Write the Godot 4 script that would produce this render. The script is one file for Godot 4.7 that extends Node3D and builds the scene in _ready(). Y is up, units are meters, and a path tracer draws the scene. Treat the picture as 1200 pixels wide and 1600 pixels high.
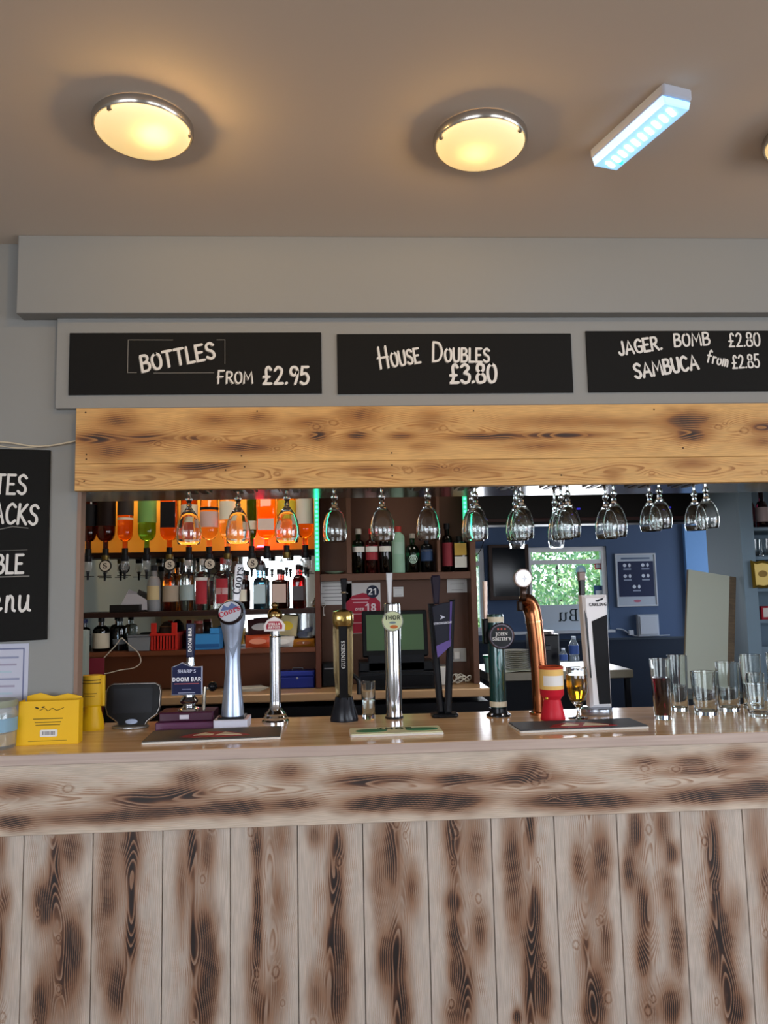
extends Node3D

# A pub bar seen from the customers' side. x runs along the bar, y is up, z points from the bar to the camera.
# z = 0 is the face of the bar's vertical planks.

const TOP := 1.124          # height of the bar counter
const BACK_TOP := 1.045     # height of the worktop behind the bar
const CEILING := 2.72

var mats := {}
var meshes := {}
var taken := {}
const PLANK_BURNS = [
	[[0.313,0.028,0.085,0.023,0.85],[0.179,0.047,0.038,0.023,0.45],[0.035,0.034,0.057,0.019,0.4]],
	[[0.19,-0.034,0.047,0.038,1.0],[0.11,-0.008,0.076,0.019,0.8],[0.042,0.034,0.047,0.038,0.55],[0.313,0.042,0.076,0.038,0.8],[0.454,-0.038,0.066,0.028,0.7],[0.396,0.019,0.095,0.057,0.4]],
	[[0.058,-0.054,0.076,0.038,0.45],[0.049,0.01,0.076,0.029,0.75],[0.194,0.013,0.085,0.012,0.9],[0.296,0.013,0.047,0.019,0.95],[0.194,-0.054,0.057,0.038,0.5],[0.421,-0.023,0.066,0.038,0.7],[0.329,-0.061,0.076,0.029,0.35]],
	[[0.056,-0.013,0.076,0.015,0.9],[0.065,0.03,0.066,0.028,0.5],[0.287,0.023,0.066,0.034,0.7],[0.295,-0.009,0.076,0.009,0.8],[0.388,0.038,0.057,0.028,0.85],[0.151,-0.041,0.095,0.019,0.4],[0.479,0.019,0.066,0.038,0.7]],
	[[0.054,-0.019,0.057,0.019,0.7],[0.201,-0.019,0.066,0.015,0.7],[0.307,-0.019,0.057,0.013,1.0],[0.037,0.047,0.047,0.038,0.35],[0.201,0.038,0.057,0.028,0.35],[0.379,-0.032,0.076,0.028,0.4],[0.496,-0.009,0.057,0.038,0.5],[0.421,0.038,0.076,0.028,0.35]],
	[[0.183,0.015,0.076,0.024,1.0],[0.07,0.022,0.047,0.022,0.65],[0.323,0.009,0.047,0.028,0.95],[0.035,-0.043,0.028,0.028,0.5],[0.463,0.015,0.076,0.037,0.75],[0.463,-0.046,0.057,0.028,0.4],[0.371,0.037,0.057,0.028,0.4]],
	[[0.086,-0.009,0.095,0.028,0.7],[0.19,0.044,0.057,0.028,0.45],[0.379,-0.004,0.076,0.033,0.85],[0.514,0.009,0.057,0.028,0.9],[0.155,-0.05,0.113,0.028,0.4],[0.379,-0.04,0.057,0.022,0.6]],
	[[0.04,-0.022,0.047,0.028,0.6],[0.11,-0.018,0.076,0.022,0.5],[0.084,0.046,0.076,0.037,0.45],[0.232,-0.022,0.028,0.028,0.65],[0.322,-0.022,0.047,0.022,0.8],[0.31,0.052,0.057,0.028,0.5],[0.421,-0.026,0.038,0.022,0.6],[0.463,0.004,0.076,0.028,0.75],[0.53,-0.031,0.038,0.037,0.5]],
	[[0.029,0.022,0.057,0.015,0.8],[0.117,-0.033,0.095,0.033,0.6],[0.265,0.029,0.057,0.018,1.0],[0.274,-0.031,0.076,0.037,0.35],[0.377,0.015,0.076,0.027,0.9],[0.48,0.04,0.066,0.027,1.0],[0.547,-0.037,0.019,0.015,0.9],[0.497,0.0,0.076,0.018,0.7]],
	[[0.124,0.044,0.066,0.033,0.6],[0.141,-0.028,0.047,0.022,0.5],[0.212,0.009,0.076,0.037,0.3],[0.368,-0.015,0.038,0.018,0.5],[0.351,0.046,0.066,0.022,0.5],[0.505,0.009,0.076,0.037,0.8],[0.539,-0.018,0.038,0.022,0.5]],
	[[0.051,-0.038,0.053,0.024,0.75],[0.166,-0.066,0.047,0.023,0.75],[0.042,0.041,0.047,0.028,0.5],[0.122,0.066,0.028,0.023,0.6],[0.272,-0.028,0.066,0.024,0.7],[0.219,0.047,0.047,0.028,0.45],[0.402,-0.038,0.047,0.024,0.75],[0.367,0.066,0.076,0.028,0.6],[0.539,0.038,0.047,0.034,0.75],[0.539,-0.028,0.047,0.038,0.4]],
	[[0.111,0.0,0.076,0.024,0.95],[0.244,0.0,0.066,0.019,0.85],[0.349,0.009,0.057,0.037,0.75],[0.401,-0.019,0.047,0.022,0.6],[0.462,0.019,0.057,0.028,0.7],[0.556,0.037,0.047,0.037,0.9],[0.279,0.056,0.057,0.028,0.3]],
	[[0.461,-0.028,0.076,0.028,0.9],[0.216,-0.037,0.057,0.022,0.5],[0.073,-0.056,0.076,0.037,0.3]],
]
const RAIL_BURNS = [[0.577,0.058,0.056,0.019,0.8],[0.592,-0.027,0.075,0.022,0.5],[0.707,0.054,0.075,0.022,0.4],[0.924,0.005,0.084,0.019,0.8],[0.872,0.052,0.112,0.019,0.7],[1.03,-0.003,0.075,0.019,0.8],[1.056,-0.046,0.047,0.026,0.5],[1.19,0.04,0.084,0.022,0.9],[1.022,0.043,0.112,0.015,0.7],[1.163,-0.057,0.047,0.019,0.35],[1.334,-0.055,0.047,0.026,0.5],[1.351,0.037,0.075,0.019,0.6],[1.532,-0.022,0.075,0.019,0.7],[1.558,0.044,0.075,0.019,0.8],[1.642,-0.027,0.075,0.015,0.5],[1.807,-0.018,0.075,0.017,0.8],[1.796,0.043,0.094,0.026,0.95],[1.659,0.039,0.112,0.022,0.85],[2.02,-0.041,0.056,0.03,0.55],[2.001,-0.012,0.112,0.015,0.7],[2.119,0.051,0.112,0.022,0.8],[2.249,0.059,0.112,0.022,0.7],[2.368,-0.048,0.056,0.015,0.5],[2.501,-0.044,0.056,0.019,0.6],[2.533,0.052,0.112,0.022,0.85],[2.645,-0.058,0.056,0.026,0.55],[2.696,0.038,0.075,0.026,0.85],[2.537,-0.016,0.131,0.011,0.5]]
const FASCIA_BURNS = [[0.068,0.008,0.051,0.016,0.9],[0.13,-0.049,0.051,0.024,0.6],[0.114,0.052,0.061,0.024,0.6],[0.221,0.01,0.051,0.016,0.8],[0.37,0.011,0.037,0.01,0.6],[0.44,-0.05,0.051,0.02,0.5],[0.525,0.042,0.081,0.016,0.7],[0.574,-0.053,0.041,0.02,0.5],[0.764,0.007,0.024,0.016,0.85],[0.736,-0.037,0.051,0.016,0.5],[0.899,-0.061,0.051,0.028,0.55],[0.889,0.008,0.028,0.012,0.85],[1.034,0.01,0.032,0.01,0.7],[0.878,0.042,0.061,0.014,0.45],[0.631,0.014,0.061,0.01,0.3],[1.129,-0.04,0.037,0.028,0.4],[1.313,0.015,0.091,0.01,0.9],[1.558,0.013,0.101,0.008,0.85],[1.488,0.048,0.081,0.012,0.5],[1.98,-0.032,0.057,0.028,0.9],[1.991,0.019,0.037,0.016,1.0],[2.241,-0.008,0.041,0.016,0.8],[1.541,-0.036,0.122,0.016,0.4],[1.76,-0.028,0.101,0.012,0.35],[2.237,0.041,0.041,0.016,0.5],[1.099,0.044,0.041,0.012,0.4]]
const LOWER_FASCIA_BURNS = [[0.374,-0.028,0.061,0.012,0.8],[0.161,-0.026,0.061,0.01,0.5],[0.451,-0.033,0.051,0.008,0.6],[0.924,-0.017,0.061,0.01,0.5],[1.232,-0.017,0.081,0.02,0.4],[1.124,-0.019,0.041,0.016,0.4],[1.981,-0.023,0.051,0.016,0.45],[1.721,0.012,0.024,0.024,0.3],[0.667,0.023,0.02,0.012,0.5]]

# ---------------------------------------------------------------- materials
func mat(hex: String, rough := 0.6, metal := 0.0, coat := 0.0) -> StandardMaterial3D:
	var key := "%s/%s/%s/%s" % [hex, rough, metal, coat]
	if mats.has(key):
		return mats[key]
	var m := StandardMaterial3D.new()
	m.albedo_color = Color(hex)
	m.roughness = rough
	m.metallic = metal
	if metal == 0.0:
		m.metallic_specular = 0.32
	if coat > 0.0:
		m.clearcoat_enabled = true
		m.clearcoat = coat
		m.clearcoat_roughness = 0.05
	mats[key] = m
	return m

func pane(hex := "eef4f2", alpha := 0.06) -> StandardMaterial3D:
	var key := "pane/%s/%s" % [hex, alpha]
	if mats.has(key):
		return mats[key]
	var m := StandardMaterial3D.new()
	m.transparency = BaseMaterial3D.TRANSPARENCY_ALPHA
	var c := Color(hex)
	c.a = alpha
	m.albedo_color = c
	m.roughness = 0.02
	mats[key] = m
	return m

func solid_glass(hex: String, alpha := 0.0, water := false) -> StandardMaterial3D:
	var key := "solid/%s/%s/%s" % [hex, alpha, water]
	if mats.has(key):
		return mats[key]
	var m := StandardMaterial3D.new()
	m.refraction_enabled = true
	m.transparency = BaseMaterial3D.TRANSPARENCY_ALPHA
	m.refraction_scale = 0.033 if water else 0.05
	var c := Color(hex)
	c.a = alpha
	m.albedo_color = c
	m.roughness = 0.02
	mats[key] = m
	return m

func glow(hex: String, energy: float, base := "") -> StandardMaterial3D:
	var key := "glow/%s/%s/%s" % [hex, energy, base]
	if mats.has(key):
		return mats[key]
	var m := StandardMaterial3D.new()
	m.albedo_color = Color(base if base else hex)
	m.roughness = 0.4
	m.emission_enabled = true
	m.emission = Color(hex)
	m.emission_energy_multiplier = energy
	mats[key] = m
	return m

func textured(t: Texture2D, rough := 0.6, coat := 0.0) -> StandardMaterial3D:
	var m := StandardMaterial3D.new()
	m.albedo_texture = t
	m.roughness = rough
	if coat > 0.0:
		m.clearcoat_enabled = true
		m.clearcoat = coat
		m.clearcoat_roughness = 0.08
	return m

# ---------------------------------------------------------------- meshes
func array_mesh(v: PackedVector3Array, n: PackedVector3Array, uv: PackedVector2Array, idx: PackedInt32Array) -> ArrayMesh:
	var a := []
	a.resize(Mesh.ARRAY_MAX)
	a[Mesh.ARRAY_VERTEX] = v
	a[Mesh.ARRAY_NORMAL] = n
	a[Mesh.ARRAY_TEX_UV] = uv
	a[Mesh.ARRAY_INDEX] = idx
	var m := ArrayMesh.new()
	m.add_surface_from_arrays(Mesh.PRIMITIVE_TRIANGLES, a)
	return m

# A turned shape: profile of (radius, height) from the bottom up; arc in degrees round the front.
func lathe(profile: Array, seg := 24, arc := 360.0, square := 2.0) -> ArrayMesh:
	var v := PackedVector3Array()
	var n := PackedVector3Array()
	var uv := PackedVector2Array()
	var idx := PackedInt32Array()
	var ns: Array[Vector2] = []
	var total := 0.0
	for i in profile.size() - 1:
		var d: Vector2 = profile[i + 1] - profile[i]
		ns.append(Vector2(d.y, -d.x).normalized())
		total += d.length()
	var run := 0.0
	var a0 := deg_to_rad(-arc / 2.0)
	for i in profile.size() - 1:
		var lo: Vector2 = ns[i]
		var hi: Vector2 = ns[i]
		if i > 0 and ns[i - 1].dot(ns[i]) > 0.75:
			lo = (ns[i - 1] + ns[i]).normalized()
		if i < ns.size() - 1 and ns[i + 1].dot(ns[i]) > 0.75:
			hi = (ns[i + 1] + ns[i]).normalized()
		var base := v.size()
		var step: float = (profile[i + 1] - profile[i]).length()
		for k in 2:
			var p: Vector2 = profile[i + k]
			var nn: Vector2 = lo if k == 0 else hi
			for s in seg + 1:
				var th := a0 + deg_to_rad(arc) * s / seg
				var sx := sin(th)
				var cx := cos(th)
				var out := 1.0
				if square > 2.0:
					out = pow(pow(absf(sx), square) + pow(absf(cx), square), -1.0 / square)
				v.append(Vector3(p.x * sx * out, p.y, p.x * cx * out))
				if square > 2.0:
					var flat := Vector2(signf(sx) * pow(absf(sx), square - 1.0), signf(cx) * pow(absf(cx), square - 1.0)).normalized()
					sx = flat.x
					cx = flat.y
				n.append(Vector3(nn.x * sx, nn.y, nn.x * cx))
				uv.append(Vector2(float(s) / seg, 1.0 - (run + step * k) / maxf(total, 1e-6)))
		run += step
		for s in seg:
			var a := base + s
			var b := base + seg + 1 + s
			idx.append_array([a, b + 1, a + 1, a, b, b + 1])
	return array_mesh(v, n, uv, idx)

func ccw(poly: PackedVector2Array) -> PackedVector2Array:
	var area := 0.0
	for i in poly.size():
		var p := poly[i]
		var q := poly[(i + 1) % poly.size()]
		area += p.x * q.y - q.x * p.y
	var out := poly.duplicate()
	if area < 0.0:
		out.reverse()
	return out

func inset(poly: PackedVector2Array, b: float) -> PackedVector2Array:
	var out := PackedVector2Array()
	var c := poly.size()
	for i in c:
		var p := poly[i]
		var e0 := (p - poly[(i + c - 1) % c]).normalized()
		var e1 := (poly[(i + 1) % c] - p).normalized()
		var n0 := Vector2(-e0.y, e0.x)
		var n1 := Vector2(-e1.y, e1.x)
		var m := (n0 + n1)
		var k := maxf(1.0 + n0.dot(n1), 0.35)
		out.append(p + m * (b / k))
	return out

# An outline in x and y with thickness along z (from -depth/2 to depth/2), its edges bevelled.
func prism(outline: PackedVector2Array, depth: float, bevel := 0.0) -> ArrayMesh:
	var poly := ccw(outline)
	var lo := poly[0]
	var hi := poly[0]
	for p in poly:
		lo = lo.min(p)
		hi = hi.max(p)
	var size := (hi - lo).max(Vector2(1e-6, 1e-6))
	var inner := inset(poly, bevel) if bevel > 0.0 else poly
	var rings := [[inner, -depth / 2.0], [poly, -depth / 2.0 + bevel], [poly, depth / 2.0 - bevel], [inner, depth / 2.0]] if bevel > 0.0 else [[poly, -depth / 2.0], [poly, depth / 2.0]]
	var st := SurfaceTool.new()
	st.begin(Mesh.PRIMITIVE_TRIANGLES)
	st.set_smooth_group(-1)
	var put := func(p: Vector2, z: float) -> void:
		st.set_uv(Vector2((p.x - lo.x) / size.x, (hi.y - p.y) / size.y))
		st.add_vertex(Vector3(p.x, p.y, z))
	var c := poly.size()
	for r in rings.size() - 1:
		var pa: PackedVector2Array = rings[r][0]
		var pb: PackedVector2Array = rings[r + 1][0]
		var za: float = rings[r][1]
		var zb: float = rings[r + 1][1]
		for i in c:
			var j := (i + 1) % c
			put.call(pa[i], za); put.call(pb[j], zb); put.call(pa[j], za)
			put.call(pa[i], za); put.call(pb[i], zb); put.call(pb[j], zb)
	var tri := Geometry2D.triangulate_polygon(inner)
	for t in range(0, tri.size(), 3):
		var p := inner[tri[t]]
		var q := inner[tri[t + 1]]
		var s := inner[tri[t + 2]]
		if (q - p).cross(s - p) < 0.0:
			var w := q
			q = s
			s = w
		put.call(p, depth / 2.0); put.call(s, depth / 2.0); put.call(q, depth / 2.0)
		put.call(p, -depth / 2.0); put.call(q, -depth / 2.0); put.call(s, -depth / 2.0)
	st.generate_normals()
	return st.commit()

func rect(w: float, h: float, x := 0.0, y := 0.0) -> PackedVector2Array:
	return PackedVector2Array([Vector2(x - w / 2, y - h / 2), Vector2(x + w / 2, y - h / 2), Vector2(x + w / 2, y + h / 2), Vector2(x - w / 2, y + h / 2)])

func round_rect(w: float, h: float, r: float, n := 5) -> PackedVector2Array:
	var out := PackedVector2Array()
	for c in 4:
		var cx := (w / 2 - r) * (1.0 if c in [0, 3] else -1.0)
		var cy := (h / 2 - r) * (1.0 if c in [0, 1] else -1.0)
		for k in n + 1:
			var a := PI / 2 * (c + float(k) / n)
			out.append(Vector2(cx + r * cos(a), cy + r * sin(a)))
	return out

func oval(rx: float, ry: float, n := 28) -> PackedVector2Array:
	var out := PackedVector2Array()
	for k in n:
		out.append(Vector2(rx * cos(TAU * k / n), ry * sin(TAU * k / n)))
	return out

func box(w: float, h: float, d: float, bevel := 0.002) -> ArrayMesh:
	var key := "box/%.4f/%.4f/%.4f/%.4f" % [w, h, d, bevel]
	if not meshes.has(key):
		meshes[key] = prism(rect(w, h), d, minf(bevel, minf(w, minf(h, d)) * 0.3))
	return meshes[key]

# A pipe along points, one radius or one for each point; caps closed.
func tube(pts: Array, radius, seg := 12, smooth := true) -> ArrayMesh:
	var path: Array = pts
	var rad: Array = []
	for i in pts.size():
		rad.append(radius[i] if radius is Array else radius)
	if smooth and pts.size() > 2:
		path = []
		var rr := []
		for i in pts.size() - 1:
			var p0: Vector3 = pts[maxi(i - 1, 0)]
			var p3: Vector3 = pts[mini(i + 2, pts.size() - 1)]
			for k in 6:
				path.append(pts[i].cubic_interpolate(pts[i + 1], p0, p3, k / 6.0))
				rr.append(lerpf(rad[i], rad[i + 1], k / 6.0))
		path.append(pts[-1])
		rr.append(rad[-1])
		rad = rr
	var v := PackedVector3Array()
	var n := PackedVector3Array()
	var uv := PackedVector2Array()
	var idx := PackedInt32Array()
	var side := Vector3.ZERO
	var c := path.size()
	for i in c:
		var dir: Vector3 = (path[mini(i + 1, c - 1)] - path[maxi(i - 1, 0)]).normalized()
		if side == Vector3.ZERO:
			side = dir.cross(Vector3.UP if absf(dir.y) < 0.9 else Vector3.RIGHT).normalized()
		side = (side - dir * side.dot(dir)).normalized()
		var up := dir.cross(side)
		for s in seg + 1:
			var a := TAU * s / seg
			var o := side * cos(a) + up * sin(a)
			v.append(path[i] + o * rad[i])
			n.append(o)
			uv.append(Vector2(float(s) / seg, float(i) / (c - 1)))
	for i in c - 1:
		for s in seg:
			var a := i * (seg + 1) + s
			var b := a + seg + 1
			idx.append_array([a, b + 1, a + 1, a, b, b + 1])
	for e in 2:
		var at := 0 if e == 0 else c - 1
		var dir: Vector3 = (path[1] - path[0]).normalized() * -1.0 if e == 0 else (path[c - 1] - path[c - 2]).normalized()
		var first := v.size()
		v.append(path[at]); n.append(dir); uv.append(Vector2(0.5, 0.5))
		for s in seg + 1:
			v.append(v[at * (seg + 1) + s]); n.append(dir); uv.append(Vector2(0.5, 0.5))
		for s in seg:
			if e == 0:
				idx.append_array([first, first + 1 + s, first + 2 + s])
			else:
				idx.append_array([first, first + 2 + s, first + 1 + s])
	return array_mesh(v, n, uv, idx)

func ball(r: float) -> ArrayMesh:
	var p := []
	for k in 13:
		var a := -PI / 2 + PI * k / 12.0
		p.append(Vector2(maxf(r * cos(a), 0.0001), r * sin(a)))
	return lathe(p, 20)

func join(list: Array) -> ArrayMesh:
	var st := SurfaceTool.new()
	st.begin(Mesh.PRIMITIVE_TRIANGLES)
	for e in list:
		st.append_from(e[0], 0, e[1] if e[1] is Transform3D else Transform3D(Basis.IDENTITY, e[1]))
	return st.commit()

func turned(deg: Vector3, at := Vector3.ZERO) -> Transform3D:
	return Transform3D(Basis.from_euler(deg * PI / 180.0), at)

func slab(x0: float, x1: float, y0: float, y1: float, z0: float, z1: float, bevel := 0.0) -> Array:
	return [prism(rect(x1 - x0, y1 - y0), z1 - z0, bevel), Vector3((x0 + x1) / 2, (y0 + y1) / 2, (z0 + z1) / 2)]

# ---------------------------------------------------------------- nodes
func numbered(called: String) -> String:
	taken[called] = taken.get(called, -1) + 1
	return called if taken[called] == 0 else "%s_%03d" % [called, taken[called]]

func tag(o: Node, label: String, category: String, group := "") -> void:
	o.set_meta("label", label)
	o.set_meta("category", category)
	if group:
		o.set_meta("group", group)

func thing(called: String, label: String, category: String, at := Vector3.ZERO, turn := 0.0, group := "") -> Node3D:
	var o := Node3D.new()
	o.name = numbered(called)
	add_child(o)
	o.position = at
	o.rotation_degrees.y = turn
	tag(o, label, category, group)
	return o

func part(parent: Node, called: String, mesh: Mesh, m: Material, at := Vector3.ZERO, rot := Vector3.ZERO, label := "") -> MeshInstance3D:
	var o := MeshInstance3D.new()
	o.name = called
	o.mesh = mesh
	o.material_override = m
	o.position = at
	o.rotation_degrees = rot
	if label:
		o.set_meta("label", label)
	parent.add_child(o, true)
	return o

func structure(called: String, mesh: Mesh, m: Material, at := Vector3.ZERO) -> MeshInstance3D:
	var o := part(self, numbered(called), mesh, m, at)
	o.set_meta("kind", "structure")
	return o

func slabs(list: Array) -> ArrayMesh:
	var all := []
	for s in list:
		all.append(slab(s[0], s[1], s[2], s[3], s[4], s[5]))
	return join(all)

# ---------------------------------------------------------------- lettering
var fonts := {}
func words(parent: Node, text: String, height: float, m: Material, at: Vector3, rot := Vector3.ZERO, family := "Droid Sans", weight := 700, called := "lettering", depth := 0.0012, stretch := 1.0) -> MeshInstance3D:
	var key := "%s/%d" % [family, weight]
	if not fonts.has(key):
		var f := SystemFont.new()
		f.font_names = PackedStringArray([family])
		f.font_weight = weight
		fonts[key] = f
	var t := TextMesh.new()
	t.font = fonts[key]
	t.text = text
	t.font_size = 48
	t.pixel_size = height / (48.0 * 0.72)
	t.depth = depth
	t.curve_step = 1.5
	t.horizontal_alignment = HORIZONTAL_ALIGNMENT_CENTER
	t.vertical_alignment = VERTICAL_ALIGNMENT_CENTER
	var o := part(parent, called, t, m, at, rot)
	if stretch != 1.0:
		o.scale = Vector3(stretch, 1, 1)
	return o

# Brush strokes for chalk-pen lettering: strokes split by |, a leading ~ makes a stroke a smooth curve.
const GLYPHS := {
	"A": "0,0 .32,1 .64,0|.12,.33 .53,.33",
	"B": "0,0 .03,1|~.03,1 .35,.98 .45,.78 .3,.57 .05,.53|~.05,.53 .42,.5 .52,.27 .38,.03 0,0",
	"C": "~.52,.85 .3,1 .05,.8 0,.45 .1,.1 .32,0 .55,.15",
	"D": "0,0 .03,1|~.03,1 .4,.92 .55,.5 .38,.08 0,0",
	"E": ".46,1 .02,1 0,0 .47,0|.02,.52 .36,.52",
	"F": ".05,0 .08,1 .5,1|.0,.52 .4,.52",
	"G": "~.52,.85 .3,1 .05,.8 0,.45 .1,.1 .32,0 .5,.1|.52,.05 .52,.45 .3,.45",
	"H": ".03,0 .08,1|.5,0 .52,1|-.06,.5 .55,.5",
	"J": "~.38,1 .38,.3 .3,.04 .1,.03 0,.2",
	"K": "0,0 .03,1|.5,1 .02,.45|.1,.5 .52,0",
	"L": ".03,1 0,0 .42,0",
	"M": "0,0 .08,1 .37,.35 .66,1 .74,0",
	"N": "0,0 .03,1 .5,0 .53,1",
	"O": "~.28,1 .05,.8 0,.45 .1,.1 .28,0 .48,.12 .56,.5 .5,.85 .28,1",
	"R": "0,0 .03,1|~.03,1 .38,.97 .47,.75 .33,.52 .02,.48|.2,.48 .54,0",
	"S": "~.5,.85 .3,1 .06,.87 .1,.62 .4,.42 .46,.15 .25,0 0,.14",
	"T": ".26,0 .28,1|0,1 .56,1",
	"U": "~0,1 .02,.3 .12,.03 .27,0 .42,.05 .5,.3 .52,1",
	"0": "~.25,1 .05,.8 0,.45 .08,.1 .25,0 .42,.12 .5,.5 .44,.85 .25,1",
	"2": "~.03,.8 .2,1 .42,.85 .38,.55 .2,.25 .02,.02|.02,.02 .48,.03",
	"3": "~.03,.88 .25,1 .44,.8 .2,.54|~.2,.54 .47,.4 .42,.08 .2,0 0,.12",
	"5": ".44,1 .1,1 .05,.55|~.05,.55 .3,.62 .45,.35 .35,.05 .15,0 0,.1",
	"8": "~.25,.54 .06,.7 .1,.95 .25,1 .42,.92 .42,.7 .25,.54 .03,.35 .06,.06 .25,0 .46,.08 .47,.33 .25,.54",
	"9": "~.43,.7 .25,.5 .05,.65 .08,.92 .27,1 .43,.85 .42,.4 .3,0",
	"£": "~.45,.85 .32,1 .17,.85 .19,.3 .05,.02|.02,.02 .46,.02|.02,.42 .36,.42",
	".": "0,.02 .04,.05",
	"f": "~.4,.9 .28,1 .17,.8 .13,0|0,.55 .35,.55",
	"r": ".05,0 .05,.55|~.05,.35 .15,.52 .32,.52",
	"o": "~.2,.55 .03,.4 .05,.1 .22,0 .4,.15 .38,.42 .2,.55",
	"m": ".02,0 .04,.55|~.04,.38 .18,.55 .27,.4 .27,0|~.27,.38 .42,.55 .52,.4 .54,0",
	"e": "~.05,.28 .3,.33 .36,.48 .2,.58 .03,.35 .08,.05 .25,0 .45,.12",
	"n": ".02,0 .08,.55|~.05,.3 .2,.56 .33,.45 .33,.1 .42,.02",
	"u": "~.04,.55 .02,.15 .12,0 .28,.08 .38,.3|~.42,.55 .4,.1 .5,.02",
	"Y": "0,1 .27,.5|.54,1 .2,0",
}

var lift_step := 0
# One brush stroke as a mitred ribbon with rounded ends, each stroke a hair above the one before.
func stroke(st: SurfaceTool, pts: PackedVector2Array, w: float, z: float) -> void:
	lift_step = (lift_step + 1) % 8
	var zz := z + 0.00004 * lift_step
	var c := pts.size()
	var up := PackedVector2Array()
	var down := PackedVector2Array()
	for i in c:
		var d0 := (pts[i] - pts[maxi(i - 1, 0)]).normalized()
		var d1 := (pts[mini(i + 1, c - 1)] - pts[i]).normalized()
		if i == 0:
			d0 = d1
		if i == c - 1:
			d1 = d0
		var n0 := Vector2(-d0.y, d0.x)
		var n1 := Vector2(-d1.y, d1.x)
		var k := maxf(1.0 + n0.dot(n1), 0.5)
		var o := (n0 + n1) * (w / 2 / k)
		up.append(pts[i] + o)
		down.append(pts[i] - o)
	var put := func(p: Vector2) -> void:
		st.set_normal(Vector3.BACK)
		st.add_vertex(Vector3(p.x, p.y, zz))
	for i in c - 1:
		for p in [up[i], up[i + 1], down[i + 1], up[i], down[i + 1], down[i]]:
			put.call(p)
	for e in 2:
		var p := pts[0] if e == 0 else pts[c - 1]
		var r := (up[0] - p) if e == 0 else (down[c - 1] - p)
		for k in 5:
			put.call(p); put.call(p + r.rotated(PI * (k + 1) / 5.0)); put.call(p + r.rotated(PI * k / 5.0))

# letters: [text, x, y, cap height, slant of the baseline in degrees, squeeze, pen width, first-letter size]
func chalk(parent: Node, list: Array, m: Material, shade: Material) -> void:
	for l in list:
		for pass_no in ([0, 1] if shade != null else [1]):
			var st := SurfaceTool.new()
			st.begin(Mesh.PRIMITIVE_TRIANGLES)
			var x: float = 0.0
			var turn := deg_to_rad(l[4])
			for ci in l[0].length():
				var ch: String = l[0][ci]
				var h: float = l[3] * (l[7] if ci == 0 and l.size() > 7 else 1.0)
				if ch == " ":
					x += h * 0.3
					continue
				var far := 0.0
				for sk in GLYPHS[ch].split("|"):
					var curve: bool = sk.begins_with("~")
					var raw := PackedVector2Array()
					for pr in sk.trim_prefix("~").split(" "):
						var xy: PackedStringArray = pr.split(",")
						raw.append(Vector2(float(xy[0]), float(xy[1])))
						far = maxf(far, float(xy[0]))
					var line := PackedVector2Array()
					if curve:
						for i in raw.size() - 1:
							for k in 5:
								line.append(raw[i].cubic_interpolate(raw[i + 1], raw[maxi(i - 1, 0)], raw[mini(i + 2, raw.size() - 1)], k / 5.0))
						line.append(raw[-1])
					else:
						line = raw
					var placed := PackedVector2Array()
					for p in line:
						var q := Vector2(x + p.x * h * l[5], p.y * h)
						q = q.rotated(turn) + Vector2(l[1], l[2])
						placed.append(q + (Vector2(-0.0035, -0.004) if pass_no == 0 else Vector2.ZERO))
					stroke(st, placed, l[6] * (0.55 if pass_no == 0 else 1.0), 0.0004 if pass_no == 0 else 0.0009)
				x += (far + 0.2) * h * l[5]
			part(parent, "lettering", st.commit(), shade if pass_no == 0 else m)

func line_mark(parent: Node, pts: Array, w: float, m: Material) -> void:
	var st := SurfaceTool.new()
	st.begin(Mesh.PRIMITIVE_TRIANGLES)
	stroke(st, PackedVector2Array(pts), w, 0.0009)
	part(parent, "chalk_line", st.commit(), m)

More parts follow.
